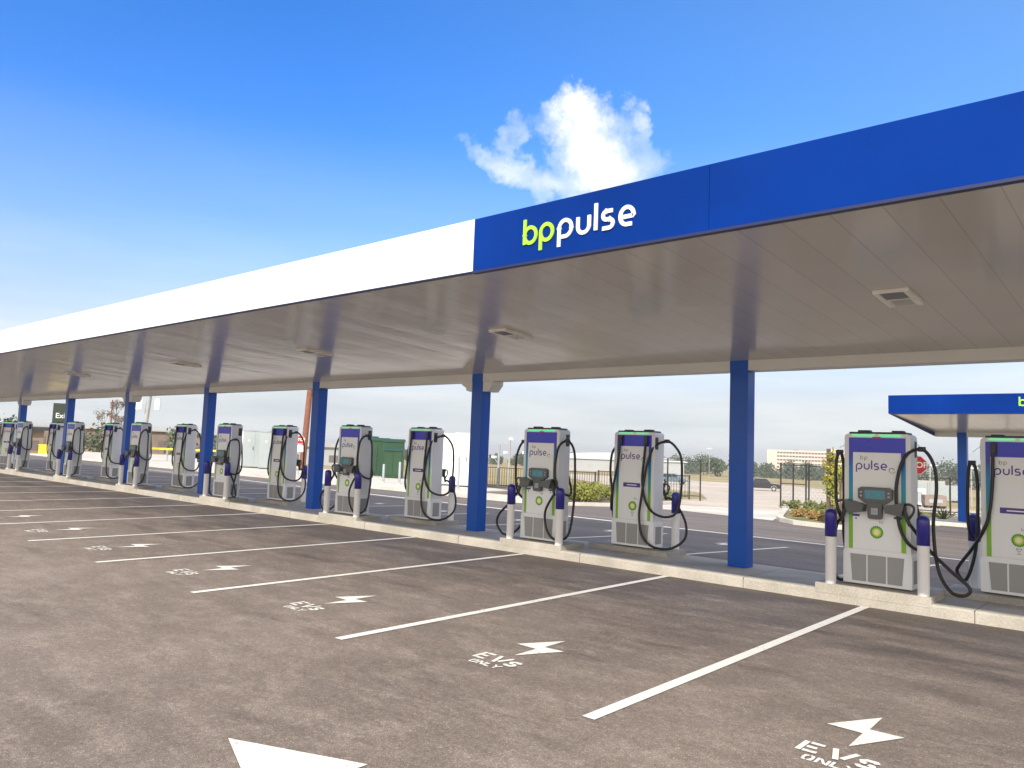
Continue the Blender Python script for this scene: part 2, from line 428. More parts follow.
sheet('grass_verge', [(-15.5, 13.1), (-19.8, 13.2), (-20.6, 17.0), (-28, 22), (-24, 30), (-16.7, 25), (-13.4, 18.4), (-13.1, 14.2)], .04, 'mulch')
sheet('grass_bed', [(-4.7, 12.3), (-5.6, 12.6), (-6.7, 14.2), (-9.0, 20.6), (-10.2, 23.6), (-8.2, 30), (-4.6, 30), (-4.4, 20), (-3.7, 13.6)], .06, 'grass')
# white concrete kerbs round the planted bed
kb = MB()
def kerb(mb, pts, w, h, mat, off=0):
    for (x0, y0), (x1, y1) in zip(pts[:-1], pts[1:]):
        dx, dy = x1 - x0, y1 - y0; l = math.hypot(dx, dy); nx, ny = -dy / l * w / 2, dx / l * w / 2
        z0, z1 = gz(y0) + off, gz(y1) + off
        mb.hexa([(x0 - nx, y0 - ny, z0 - .1), (x1 - nx, y1 - ny, z1 - .1), (x1 + nx, y1 + ny, z1 - .1), (x0 + nx, y0 + ny, z0 - .1),
                 (x0 - nx, y0 - ny, z0 + h), (x1 - nx, y1 - ny, z1 + h), (x1 + nx, y1 + ny, z1 + h), (x0 + nx, y0 + ny, z0 + h)], mat)
kerb(kb, [(-9.2, 20.6), (-6.85, 14.15), (-6.3, 13.1), (-5.65, 12.45), (-4.6, 12.05), (-3.9, 12.4), (-3.4, 13.4), (-4.2, 20), (-4.3, 30)], .2, .13, 'pave')
kb.build('bed_kerb', kind='structure')
kb = MB()
kerb(kb, [(-90, 10.45), (-14.55, 10.25), (-13.1, 11.3), (-12.45, 12.9), (-13.0, 18.3)], .2, .13, 'pave')
kb.build('pavement_kerb', kind='structure')

# ------------------------------------------------------------------ painted markings
def flat(name, polys, z=.006, mat='roadwhite', off=.012):
    mb = MB()
    for p in polys:
        mb.add([(x, y, gz(y) + off + z) for x, y in p], [tuple(range(len(p)))], mat)
    return mb.build(name, kind='structure')
S = 2.743
lines = []
for k in range(-1, 16):
    x = -S * k; lines.append([(x - .05, -5.80), (x + .05, -5.80), (x + .05, -.02), (x - .05, -.02)])
flat('parking_lines', lines)
lines = []
for k in range(-2, 15):
    x0 = -4.03 - S * (k - 1); sl = .235
    lines.append([(x0 - .05, 1.5), (x0 + .05, 1.5), (x0 + .05 + 3.9 * sl, 5.4), (x0 - .05 + 3.9 * sl, 5.4)])
flat('far_parking_lines', lines)
flat('lane_line', [[(6, 6.25), (6, 6.42), (-2.4, 6.72), (-2.4, 6.55)], [(-2.4, 6.55), (-2.4, 6.72), (-40, 8.1), (-40, 7.93)]])
BOLT = [(-.225, -.04), (.005, .38), (.015, .06), (.225, .07), (.015, -.36), (.005, -.05)]
bolts = []
for k in range(-1, 14):
    cx = 1.385 - S * k; cy = -4.65
    bolts.append([(cx + x, cy + y) for x, y in BOLT])
for k in range(-1, 10):
    cx = -1.9 - S * (k); bolts.append([(cx - x * .9 + .5, 4.7 - y * .9) for x, y in BOLT])
flat('bolt_markings', [[(p[0], p[1]) for p in b_] for b_ in bolts])
lt = MB()
def road_text(mb, txt, x, y, hgt, w, sw, z0):
    G = {'E': [[(0, 0), (0, 1)], [(.24, .93), (1, .93)], [(.24, .5), (.8, .5)], [(.24, .07), (1, .07)]],
         'V': [[(0, 1), (.42, 0)], [(.62, .18), (1, 1)]],
         'S': [[(1, .78), (.85, .95), (.3, .95), (.08, .8), (.2, .58), (.42, .52)], [(.58, .48), (.85, .42), (.95, .2), (.75, .05), (.15, .05), (.0, .22)]],
         'O': [[(.42, .95), (.15, .9), (.05, .5), (.15, .1), (.42, .05)], [(.58, .05), (.85, .1), (.95, .5), (.85, .9), (.58, .95)]],
         'N': [[(0, 0), (0, 1)], [(.18, .95), (.82, .05)], [(1, 0), (1, 1)]],
         'L': [[(0, 0), (0, 1)], [(.2, .07), (1, .07)]],
         'Y': [[(0, 1), (.45, .55)], [(1, 1), (.5, .5), (.5, 0)]]}
    for i, ch in enumerate(txt):
        ww, hh, yy = w[i]
        for s_ in G[ch]:
            ribbon(mb, [(x[i] + p[0] * ww, y + yy + p[1] * hh) for p in s_], sw, lambda a, b_, l: (a, b_, z0 + l), 'roadwhite', .0005, random.choice([0, .0006, .0012]))
for k in range(-1, 14):
    o = -S * k
    road_text(lt, 'EVS', [1.19 + o, 1.36 + o, 1.53 + o], -5.29, 1, [(.11, .18, 0), (.13, .18, 0), (.09, .13, 0)], .034, .018)
    road_text(lt, 'ONLY', [1.26 + o, 1.345 + o, 1.43 + o, 1.50 + o], -5.425, 1, [(.06, .085, 0), (.06, .085, 0), (.05, .085, 0), (.07, .085, 0)], .017, .018)
lt.build('evs_only_lettering', kind='structure')
flat('arrow_marking', [[(-1.24, -7.67), (-.39, -7.99), (-.39, -7.76), (1.3, -7.74), (1.3, -7.54), (-.39, -7.56), (-.39, -7.315)]])

# ------------------------------------------------------------------ charging island
XL, XR = -49, 6.5
mi = MB()
def island(mb, x0, x1, y0, y1, z0, h, front='concrete', top='conctop'):
    w = .16; b = .02
    prof = [(y0, z0 - .1), (y0, z0 + h - b), (y0 + b, z0 + h), (y0 + w, z0 + h), (y1 - w, z0 + h), (y1 - b, z0 + h), (y1, z0 + h - b), (y1, z0 - .1)]
    n = len(prof); vs = [(x0, a, c) for a, c in prof] + [(x1, a, c) for a, c in prof]
    for i in range(n - 1):
        mt = top if i in (3,) else front
        mb.add([vs[i], vs[i + 1], vs[n + i + 1], vs[n + i]], [(0, 3, 2, 1)], mt)
    mb.add(vs[:n], [tuple(range(n))], front); mb.add(vs[n:], [tuple(range(n))[::-1]], front)
island(mi, XL, XR, 0, 1.46, .012, .14)
mi.build('charging_island', kind='structure')
kj = MB()
for k in range(18):
    x = 3.9 - 2.743 * k; kj.box(x, x + .008, -.0015, .05, .012, .1525, 'bark'); kj.box(x, x + .008, .05, 1.4, .15, .1525, 'bark')
kj.build('kerb_joints', kind='structure')
DA = [0, .05, .15, .2, .25, .3, .3, .3]; DB = [0, .07, .25, .3, .35, .4, .4, .2]
pads = MB()
AX = [.08 - 5.486 * k + DA[k] for k in range(8)]; BX = [1.46 - 5.486 * k + DB[k] for k in range(8)]
for k in range(8):
    pads.bbox(AX[k] - .70, AX[k] + .64, -.003, .66, .1, .232, 'concrete', .012)
    pads.bbox(BX[k] - .80, BX[k] + .72, .82, 1.468, .1, .232, 'conctop', .012)
pads.build('charger_pads', kind='structure')

# ------------------------------------------------------------------ charger prototype
def rounded_profile(x0, x1, z0, z1, r, n=6):
    pts = [(x0, z0), (x1, z0)]
    pts += [(x1 - r + r * math.cos(t), z1 - r + r * math.sin(t)) for t in [PI / 2 * i / n for i in range(n + 1)]]
    pts += [(x0 + r + r * math.cos(t), z1 - r + r * math.sin(t)) for t in [PI / 2 + PI / 2 * i / n for i in range(n + 1)]]
    return pts
def helios(mb, x, z, r, place, o=0.):
    def star(rad, n, mat, l, inner=.78):
        p = []
        for i in range(n * 2):
            a = PI * i / n; rr = rad * (1 if i % 2 == 0 else inner); p.append(place(x + rr * math.cos(a), z + rr * math.sin(a), l))
        mb.add(p, [tuple(range(len(p)))], mat)
    star(r, 18, 'helio_g', .0006, .86); star(r * .78, 18, 'helio_l', .0012, .84); star(r * .58, 14, 'helio_y', .0018, .8); star(r * .36, 12, 'helio_w', .0024, .8)
def front_place(sign, y):     # sign=+1 : face at -y seen with +x to the right ; -1 : rear face
    return lambda x, z, l: (x * sign, (-y - l) * sign, z)

def make_charger(name, label, cat, variant):
    root = thing(name, label, cat)
    HW, HD, H = .39, .15, 1.92
    b = MB()
    b.prism(rounded_profile(-HW, HW, .44, 1.90, .05), 'y', -HD, HD, 'body')
    b.build('body', root)
    t = MB(); t.bbox(-.34, .34, -HD + .012, HD - .012, 1.895, 1.925, 'dark', .01); t.bbox(-.25, -.1, -.08, .02, 1.92, 1.95, 'dark', .008); t.bbox(.16, .3, -.1, .0, 1.92, 1.945, 'dark', .008)
    t.build('top_cap', root)
    base = MB()
    base.prism([(-HW - .012, .02), (HW + .012, .02), (HW + .012, .40), (HW, .44), (-HW, .44), (-HW - .012, .40)], 'y', -HD - .006, HD + .006, 'cabinet')
    for s in (1, -1):   # side vents
        base.box(s * (HW + .013), s * (HW + .016), -.09, .09, .08, .36, 'mesh')
    bo = base.build('base_cabinet', root)
    for sg in (1, -1):
        pl = front_place(sg, HD)
        def quad(mb, pts, mat, l0, l1):
            vs = [pl(x, z, l0) for x, z in pts] + [pl(x, z, l1) for x, z in pts]; n = len(pts)
            mb.add(vs, [tuple(range(n)), tuple(range(n, 2 * n))[::-1]] + [(i, (i + 1) % n, n + (i + 1) % n, n + i) for i in range(n)], mat)
        def rect(mb, x0, x1, z0, z1, mat, l0, l1): quad(mb, [(x0, z0), (x1, z0), (x1, z1), (x0, z1)], mat, l0, l1)
        g = MB(); q = .009
        pln = [(-.29, .055), (-.125, .055), (-.125, .385), (-.315, .385)]
        quad(g, pln, 'mesh', q, q + .004); rect(g, -.105, .105, .055, .385, 'mesh', q, q + .004)
        quad(g, [(-x, z) for x, z in pln][::-1], 'mesh', q, q + .004)
        g.build('grille', bo)
        p = MB()
        rect(p, -.335, .335, 1.665, 1.85, 'purpleblue', 0, .004)
        rect(p, -.335, -.285, .45, 1.665, 'strip', 0, .004); rect(p, .285, .335, .45, 1.665, 'strip', 0, .004)
        p.build('colour_panel', root)
        c = MB(); rect(c, -.283, .283, .462, 1.662, 'card', .0, .010)
        co = c.build('white_panel', root)
        LO = .0105
        w = MB(); plw = lambda x, z, l: pl(x, z, LO + l)
        word(w, 'pulse', -.24, 1.45, .077, .20, plw, 'purple', .001, .40)
        w.build('pulse_lettering', co)
        w = MB(); word(w, 'bP', -.19, 1.575, .036, .15, plw, 'greyprint', .001, .5)
        w.build('small_bp_print', co); w = MB()
        ribbon(w, arc(.178, 1.445, .031, .031, 20, 340, 20), .008, plw, 'purple', .001, 0)
        ribbon(w, arc(.178, 1.445, .031, .031, 200, 320, 10), .009, plw, 'lime', .001, .0012)
        w.build('ring_symbol', co)
        w = MB(); helios(w, -.0, .675, .083, plw); word(w, 'bP', .03, .79, .022, .16, plw, 'greyprint', .001, .5)
        w.build('sunflower_emblem', co)
        led = MB(); rect(led, -.30, -.02, 1.868, 1.892, 'greenled', .0, .003); rect(led, .03, .28, 1.868, 1.892, 'greenled', .0, .003)
        led.build('status_light', root)
        if sg == 1:
            r_ = MB(); rect(r_, -.05, .05, 1.842, 1.862, 'red', .004, .007); r_.build('red_badge', root)
            k = MB()
            quad(k, [(-.205, 1.09), (-.1, 1.015), (.09, 1.015), (.195, 1.09), (.195, 1.205), (.155, 1.232), (-.165, 1.232), (-.205, 1.205)], 'grey', .010, .07)
            quad(k, [(-.085, .86), (-.07, .84), (.06, .84), (.075, .86), (.085, 1.04), (-.095, 1.04)], 'grey', .010, .085)
            ko = k.build('console', root)
            k = MB(); rect(k, -.125, .115, 1.085, 1.195, 'screen', .071, .073)
            rect(k, -.07, -.035, 1.12, 1.16, 'teal', .0735, .0745); rect(k, .02, .055, 1.12, 1.16, 'teal', .0735, .0745); k.build('screen', ko)
            for xx in (-.168, .158):
                for zz in (1.12, 1.165): k = MB(); rect(k, xx - .012, xx + .012, zz - .01, zz + .01, 'metal', .071, .074); k.build('button', ko)
            k = MB(); rect(k, -.045, .035, .895, .975, 'metal', .086, .09); rect(k, -.03, .02, .915, .95, 'greycab', .091, .093); k.build('card_reader', ko)
            for s in (-1, 1):
                h = MB()
                vs = []
                for l, sh in ((.010, 0), (.15, .03)):
                    vs += [pl(s * (.125 + sh * .3), .925, l), pl(s * (.285 + sh), .895, l), pl(s * (.325 + sh), 1.065, l), pl(s * .115, 1.01, l)]
                h.hexa(vs, 'grey'); ho = h.build('connector_holster', root)
                l = MB(); rect(l, s * .245 - .045, s * .245 + .045, 0.855, .882, 'purple', .011, .012); rect(l, s * .245 - .01, s * .245 + .01, .82, .838, 'purple', .011, .012); l.build('connector_label', co)
                a = MB()
                a.tube([(s * .33, -.24, 1.03), (s * .39, -.25, 1.05), (s * .445, -.25, 1.02), (s * .44, -.25, .95), (s * .38, -.245, .86)], .014, 'dark', 8)
                a.tube([(s * .33, -.24, .98), (s * .355, -.245, .92), (s * .38, -.245, .85), (s * .40, -.24, .79)], lambda t: .028 - .008 * t, 'dark', 8)
                a.cyl((s * .29, -.235, .985), (s * .35, -.245, .98), .05, .04, 'dark')
                a.build('charging_handle', root)
        else:
            l = MB(); rect(l, -.19, .14, .985, 1.055, 'purple', .0105, .0115); rect(l, -.12, .07, 1.012, 1.027, 'helio_w', .0118, .0122); l.build('purple_label', co)
            l = MB(); z0 = .55
            ribbon(l, [(-.03, z0 + .025), (.03, z0 + .025), (0, z0 - .015), (-.03, z0 + .025)], .007, plw, 'greyprint', .001, 0)
            rect(l, -.02, .02, z0 - .04, z0 - .032, 'greyprint', .0105, .0115); l.build('small_icon', co)
            for s in (-1, 1):
                a = MB(); a.bbox(s * .245 - .03, s * .245 + .03, HD + .002, HD + .06, 1.69, 1.84, 'dark', .01); a.build('cable_outlet', root)
    for s in (-1, 1):
        a = MB(); a.bbox(min(s * .378, s * .398), max(s * .378, s * .398), .035, .13, 1.62, 1.82, 'dark', .008)
        a.cyl((s * .39, .08, 1.80), (s * .50, .0, 1.72), .003, .003, 'metal', 5)
        a.build('cable_retractor', root)
    # cables
    def cable(path, s=1):
        c = MB(); c.tube(path, .0205, 'cable', 9, 8)
        # clamp at the apex
        ap = max(path[4:-4], key=lambda p: p[2])
        c.cyl((ap[0] - .04, ap[1], ap[2] + .002), (ap[0] + .04, ap[1], ap[2] + .002), .031, .031, 'dark', 10)
        c.build('cable', root)
    rot = lambda P_: [(-x, -y, z) for x, y, z in P_]
    AR1 = [(.40, -.24, .81), (.44, -.2, .74), (.56, -.06, .52), (.8, -.1, .30), (1.0, -.12, .13), (.95, -.12, .035), (.80, -.1, .06), (.66, -.05, .30), (.61, -.04, .8), (.65, -.05, 1.25), (.62, -.06, 1.55), (.50, -.08, 1.72), (.33, -.17, 1.62), (.24, -.20, 1.25), (.27, -.20, .8), (.38, -.2, .57), (.50, -.04, .50), (.46, .16, .65), (.35, .2, 1.1), (.25, .18, 1.75)]
    AR2 = [(.40, -.24, .81), (.36, -.26, .76), (.22, -.26, .5), (.26, -.24, .2), (.42, -.2, .06), (.60, -.1, .16), (.66, -.05, .7), (.66, -.05, 1.3), (.62, -.05, 1.58), (.50, -.07, 1.71), (.38, -.15, 1.6), (.33, -.18, 1.25), (.38, -.17, .95), (.48, -.02, .80), (.44, .16, .85), (.32, .2, 1.2), (.25, .18, 1.75)]
    AR3 = [(.40, -.24, .81), (.42, -.2, .76), (.52, -.1, .45), (.72, -.15, .25), (.80, -.16, .12), (.68, -.14, .04), (.54, -.12, .12), (.50, -.06, .4), (.60, -.04, .8), (.66, -.05, 1.2), (.60, -.05, 1.45), (.48, -.08, 1.52), (.34, -.17, 1.45), (.28, -.2, 1.15), (.34, -.2, .8), (.44, -.1, .62), (.46, .12, .7), (.35, .2, 1.1), (.25, .18, 1.75)]
    AL1 = [(-.40, -.24, .81), (-.46, -.22, .74), (-.51, -.2, .5), (-.53, -.2, .3), (-.48, -.18, .07), (-.41, -.08, .04), (-.42, .12, .12), (-.48, .1, .6), (-.47, .07, 1.2), (-.47, .04, 1.55), (-.5, .0, 1.66), (-.54, -.02, 1.5), (-.53, -.02, 1.0), (-.47, .08, .75), (-.4, .18, .8), (-.3, .2, 1.2), (-.25, .18, 1.75)]
    AL2 = [(-.40, -.24, .81), (-.46, -.23, .76), (-.65, -.2, .58), (-.88, -.19, .38), (-.93, -.18, .2), (-.78, -.17, .04), (-.58, -.12, .08), (-.49, .05, .35), (-.46, .1, 1.0), (-.45, .05, 1.55), (-.52, 0, 1.68), (-.61, -.03, 1.55), (-.65, -.05, 1.3), (-.63, -.03, .85), (-.5, .06, .66), (-.42, .18, .75), (-.3, .2, 1.2), (-.25, .18, 1.75)]
    BR = [(.25, -.20, 1.72), (.22, -.2, 1.4), (.2, -.2, 1.1), (.26, -.2, .8), (.38, -.15, .60), (.54, 0, .53), (.68, .1, .62), (.74, .12, .95), (.75, .10, 1.45), (.67, .06, 1.66), (.53, 0, 1.76), (.36, -.14, 1.64), (.27, -.2, 1.3), (.2, -.22, .8), (.17, -.22, .5), (.24, -.22, .2), (.42, -.18, .05), (.66, -.05, .04), (.84, .08, .2), (.80, .18, .45), (.60, .25, .72), (.46, .25, .82), (.40, .24, .81)]
    BL = [(-.25, -.20, 1.72), (-.28, -.2, 1.4), (-.36, -.2, 1.0), (-.43, -.15, .7), (-.5, 0, .56), (-.46, .15, .7), (-.45, .1, 1.3), (-.46, .03, 1.62), (-.54, 0, 1.52), (-.55, -.02, 1.2), (-.50, -.03, .9), (-.46, -.02, .45), (-.42, .12, .25), (-.40, .22, .5), (-.40, .24, .81)]
    if variant == 'A1': cable(AR1); cable(AL1)
    if variant == 'A2': cable(AR2); cable(AL2)
    if variant == 'A3': cable(AR3); cable(AL1)
    if variant == 'B': cable(rot(BR)); cable(rot(BL))
    if variant == 'B0':
        BR2 = [(x * .85, y, z) for x, y, z in BR]
        BL0 = [(-.25, -.20, 1.72), (-.26, -.2, 1.3), (-.30, -.2, .95), (-.38, -.18, .72), (-.52, -.05, .5), (-.66, .02, .3), (-.70, .05, .2), (-.62, .04, .1), (-.54, .02, .25), (-.47, 0, .6), (-.45, 0, 1.2), (-.47, 0, 1.50), (-.51, 0, 1.58), (-.55, 0, 1.50), (-.57, .02, 1.1), (-.56, .05, .75), (-.5, .15, .62), (-.43, .22, .72), (-.40, .24, .81)]
        cable(rot(BR2)); cable(rot(BL0))
    return root
ORD = ['nearest', 'second nearest', 'third nearest', 'fourth nearest', 'fifth nearest', 'sixth nearest', 'seventh nearest', 'farthest']
protos = {v: make_charger('ev_charger', 'x', 'charger', v) for v in ('A1', 'A2', 'A3', 'B', 'B0')}
used = set()
def place_charger(v, x, y, rz, label, group):
    o = protos[v] if v not in used else copy_tree(protos[v]); used.add(v)
    o.location = (x, y, .2325); o.rotation_euler.z = rz; tag(o, label, 'charger', group)
    return o
def make_bollard(x, y, label, grp, first=[None], rz=0):
    if first[0] is None:
        t = thing('bollard', label, 'bollard', group=grp)
        m_ = MB(); m_.lathe([(.066, 0), (.066, .60)], 'white'); m_.build('post', t)
        m_ = MB(); m_.lathe([(.066, .585), (.0725, .585), (.0725, .86), (.068, .895), (.055, .915), (.03, .93), (.001, .934)], 'sleeve'); m_.build('sleeve', t)
        first[0] = t
    else: t = copy_tree(first[0])
    t.location = (x, y, .231); tag(t, label, 'bollard', grp); return t
vA = ['A1', 'A2', 'A2', 'A3', 'A2', 'A2', 'A2']; vB = ['B0', 'B', 'B', 'B', 'B', 'B', 'B', 'B']
GA, GB = 'chargers with their screens facing the photo', 'chargers facing away, without a screen in view'
for k in range(7):
    x = AX[k]
    place_charger(vA[k], x - .015, .37, 0, f'{ORD[k]} of the white chargers that show a grey screen and holsters', GA)
    for s, w in ((-1, 'left'), (1, 'right')):
        make_bollard(x + .01 + s * .535, .072, f'white bollard with blue sleeve at the {w} front of the {ORD[k]} screen charger', 'bollards beside the chargers')
for k in range(8):
    x = BX[k]; rz = PI if k < 7 else PI + R(25)
    place_charger(vB[k], x, 1.09, rz, f'{ORD[k]} of the white chargers facing away with a purple label band', GB)
    for s, w in ((-1, 'left'), (1, 'right')):
        make_bollard(x + s * .55, 1.39, f'white bollard with blue sleeve behind the {w} side of the {ORD[k]} charger facing away', 'bollards beside the chargers')

# ------------------------------------------------------------------ canopies
def canopy(name, label, ox, oy, oz, x0, x1, xs, cols, seam, brackets, lights, logo, white_to):
    root = thing(name, label, 'canopy', (ox, oy, oz))
    yf, yc, yb = -4.578, .83, 1.16
    zb, zt = 3.567, 4.11
    zs = 3.222                                    # soffit height at the columns
    sl = (zs - zb) / (yc - yf)
    so = lambda y: zb + .012 + sl * (y - yf)
    m_ = MB()
    m_.hexa([(x0, yf + .03, so(yf)), (x1, yf + .03, so(yf)), (x1, yc, so(yc)), (x0, yc, so(yc)),
             (x0, yf + .03, so(yf) + .05), (x1, yf + .03, so(yf) + .05), (x1, yc, so(yc) + .05), (x0, yc, so(yc) + .05)], 'soffit')
    m_.build('soffit', root)
    m_ = MB(); m_.box(x0 + .02, x1 - .02, yf + .1, yb - .02, 3.7, 4.05, 'gutter'); m_.build('roof_deck', root)
    if white_to is not None:
        m_ = MB(); m_.box(x0, white_to - .004, yf - .02, yf + .03, zb, zt, 'fasciawhite')
        m_.build('white_fascia', root)
    wx = white_to if white_to is not None else x0
    m_ = MB()
    cuts = [wx] + [s_ for s_ in seam] + [x1]
    for a, b_ in zip(cuts[:-1], cuts[1:]): m_.box(a + .002, b_ - .002, yf - .02, yf + .03, zb, zt, 'fasciablue')
    m_.box(wx, x1, yf - .028, yf + .034, zb - .025, zb - .002, 'navy')
    m_.build('blue_fascia', root)
    m_ = MB()
    if white_to is not None: m_.box(x0, wx, yf - .024, yf + .034, zb - .014, zb - .002, 'navy'); m_.build('fascia_drip_edge', root)
    m_ = MB()
    for xx in (x0, x1):
        a, b_ = (xx - .03, xx) if xx == x0 else (xx, xx + .03)
        m_.prism([(yf - .02, zb), (yc, so(yc) - .13), (yb, so(yc) - .13), (yb, zt - .05), (yf - .02, zt)], 'x', a, b_, 'fasciablue' if white_to is None or xx == x1 else 'fasciawhite')
    m_.build('end_fascia', root)
    # hollow gutter beam at the back, its bottom lower than the soffit
    m_ = MB(); m_.box(x0, x1, yc + .003, yb, so(yc) - .15, zt - .06, 'gutter')
    m_.build('rear_gutter', root)
    for i, cx in enumerate(cols):
        m_ = MB()
        m_.bbox(cx, cx + .29, yc - .002, yc + .255, .10, so(yc) - .155, 'colblue', .012)
        m_.box(cx, cx + .29, yc - .002, yc + .002, so(yc) - .17, so(yc) - .001, 'colblue')
        m_.build('column', root)
        if i in brackets:
            m_ = MB(); zt_ = so(yc) - .153
            m_.prism([(cx - .30, zt_), (cx - .30, zt_ - .05), (cx - .17, zt_ - .12), (cx - .17, zt_ - .17), (cx - .06, zt_ - .2), (cx - .003, zt_ - .2), (cx - .003, zt_)], 'y', yc + .01, yc + .32, 'gutter')
            m_.build('gutter_bracket', root); m_ = MB()
            m_.prism([(cx + .293, zt_), (cx + .293, zt_ - .2), (cx + .43, zt_ - .2), (cx + .55, zt_ - .07), (cx + .55, zt_)], 'y', yc + .01, yc + .32, 'gutter')
            m_.build('gutter_bracket', root)
    for lx in lights:
        ly = -2.29; h = so(ly)
        ll = MB()
        tilt = lambda y: so(y)
        def tb(x0_, x1_, y0_, y1_, d0, d1, mt):
            ll.hexa([(x0_, y0_, so(y0_) - d1), (x1_, y0_, so(y0_) - d1), (x1_, y1_, so(y1_) - d1), (x0_, y1_, so(y1_) - d1), (x0_, y0_, so(y0_) - d0), (x1_, y0_, so(y0_) - d0), (x1_, y1_, so(y1_) - d0), (x0_, y1_, so(y1_) - d0)], mt)
        tb(lx - .16, lx - .11, ly, ly + .58, .0, .035, 'lamphousing'); tb(lx + .11, lx + .16, ly, ly + .58, .0, .035, 'lamphousing')
        tb(lx - .11, lx + .11, ly + .3, ly + .58, .0, .028, 'lamphousing')
        tb(lx - .11, lx + .11, ly, ly + .02, .0, .034, 'lamphousing')
        for q in range(10): tb(lx - .105 + q * .0215, lx - .092 + q * .0215, ly + .03, ly + .28, .0, .03, 'metal')
        fx = ll.build('light_fixture', root)
        ll = MB(); tb(lx - .09, lx + .09, ly + .34, ly + .54, .0285, .032, 'lightglass'); ll.build('diffuser', fx)
    if logo is not None:
        lx, lz, xh = logo
        pl = lambda x, z, l: (x, yf - .021 - l, z)
        m_ = MB(); e = word(m_, 'bP', lx, lz, xh, .21, pl, 'lime', .012, .34); m_.build('bp_lettering', root)
        m_ = MB(); word(m_, 'pulse', e + .02, lz, xh, .21, pl, 'fasciawhite', .012, .43); m_.build('pulse_lettering', root)
    return root
canopy('charging_canopy', 'long canopy with white and blue fascia on blue columns above the near row of chargers', 0, 0, 0, XL, 8, None,
       [-2.214 - 5.486 * k for k in range(-1, 9)], [.19, 4.3], {0, 2, 5, 7, 9}, [6.0, .91, -4.2, -9.0, -14.0, -20.5, -29, -38], (-1.745, 3.735, .17), -2.44)
canopy('charging_canopy', 'smaller blue canopy at the right edge, beyond the nearest screen charger', 0, 19.2, -.30, -3.71, 16, None,
       [-3.02, 2.47, 7.96, 13.4], [4.0], set(), [2.6, 8], (-.42, 3.765, .17), None)
mi = MB(); island(mi, -4.2, 16, 19.2, 20.6, gz(19.2) + .01, .13, 'pave', 'pave'); mi.build('far_island', kind='structure')

# ------------------------------------------------------------------ foliage helpers
def leaf_cloud(mb, blobs, n, size, mat, rnd, flatten=1.):
    tot = sum(b_[3] ** 2 for b_ in blobs)
    vs = []; fs = []
    for (cx, cy, cz, r) in blobs:
        for _ in range(int(n * r * r / tot)):
            d = Vector((rnd.gauss(0, 1), rnd.gauss(0, 1), rnd.gauss(0, 1) * flatten)); d.normalize()
            p = Vector((cx, cy, cz)) + d * r * (rnd.random() ** .45) * rnd.uniform(.8, 1.12)
            a = Vector((rnd.gauss(0, 1), rnd.gauss(0, 1), rnd.gauss(0, 1))).normalized(); b_ = a.orthogonal().normalized()
            s = size * rnd.uniform(.6, 1.4); o = len(vs)
            vs += [p - a * s, p + b_ * s * .55, p + a * s, p - b_ * s * .55]; fs.append((o, o + 1, o + 2, o + 3))
    mb.add(vs, fs, mat)
def tree(x, y, h, w, label, seed, leafmat_='leafdark', n=2600, size=.35, group=None, name='tree', trunkfrac=.28, cat='tree', zofs=None):
    rnd = random.Random(seed); z = gz(y) if zofs is None else zofs
    t = thing(name, label, cat, (x, y, z), group=group)
    tr = MB(); tr.cyl((0, 0, -.2), (0, 0, h * .45), h * .028, h * .018, 'bark', 8)
    blobs = []
    for i in range(9):
        a = rnd.uniform(0, 2 * PI); rr = w * .5 * rnd.uniform(.2, .72); zz = h * rnd.uniform(trunkfrac + .12, .84)
        rb = w * rnd.uniform(.17, .27) * (1.15 if zz < h * .65 else .8)
        blobs.append((rr * math.cos(a), rr * math.sin(a), zz, rb))
        tr.cyl((0, 0, h * .3), (rr * math.cos(a) * .8, rr * math.sin(a) * .8, zz), h * .012, h * .005, 'bark', 5)
    blobs.append((0, 0, h * .8, w * .2))
    tr.build('trunk', t)
    c = MB(); leaf_cloud(c, blobs, n, size, leafmat_, rnd); c.build('crown', t)
    return t
# direction helpers for the far surroundings, as seen from the lot: bearing in degrees left of +y
CX, CY = 3.04, -10.13
def polar(bear, d): return CX - d * math.sin(R(bear)), CY + d * math.cos(R(bear))

# tree line beyond the dry field
rnd = random.Random(3)
bb = 8.3; i = 0
descr = ['broad', 'narrow', 'rounded', 'low', 'tall', 'lopsided']
ctr = 0
while bb < 40.5:
    d = rnd.uniform(285, 345)
    x, y = polar(bb, d); h = rnd.uniform(5.2, 6.6) + (1.6 if 23 < bb < 30 and rnd.random() < .35 else 0)
    if bb < 15.5: h *= rnd.uniform(1.15, 1.45)
    w = h * rnd.uniform(1.5, 2.1)
    tree(x, y, h, w, 'dark green tree in the far tree line beyond the dry field', 100 + ctr, n=1100, size=.42, group='trees of the far tree line', trunkfrac=.05)
    bb += w / d * 57.3 * rnd.uniform(.36, .6); ctr += 1
# left part, low far trees around the warehouse
for j in range(9):
    x, y = polar(41 + j * 1.6 + rnd.uniform(-.4, .4), 330); h = rnd.uniform(4.2, 5.4)
    tree(x, y, h, h * 1.4, 'low dark tree before the far grey warehouse', 300 + j, n=800, size=.4, group='trees before the warehouse', trunkfrac=.05)

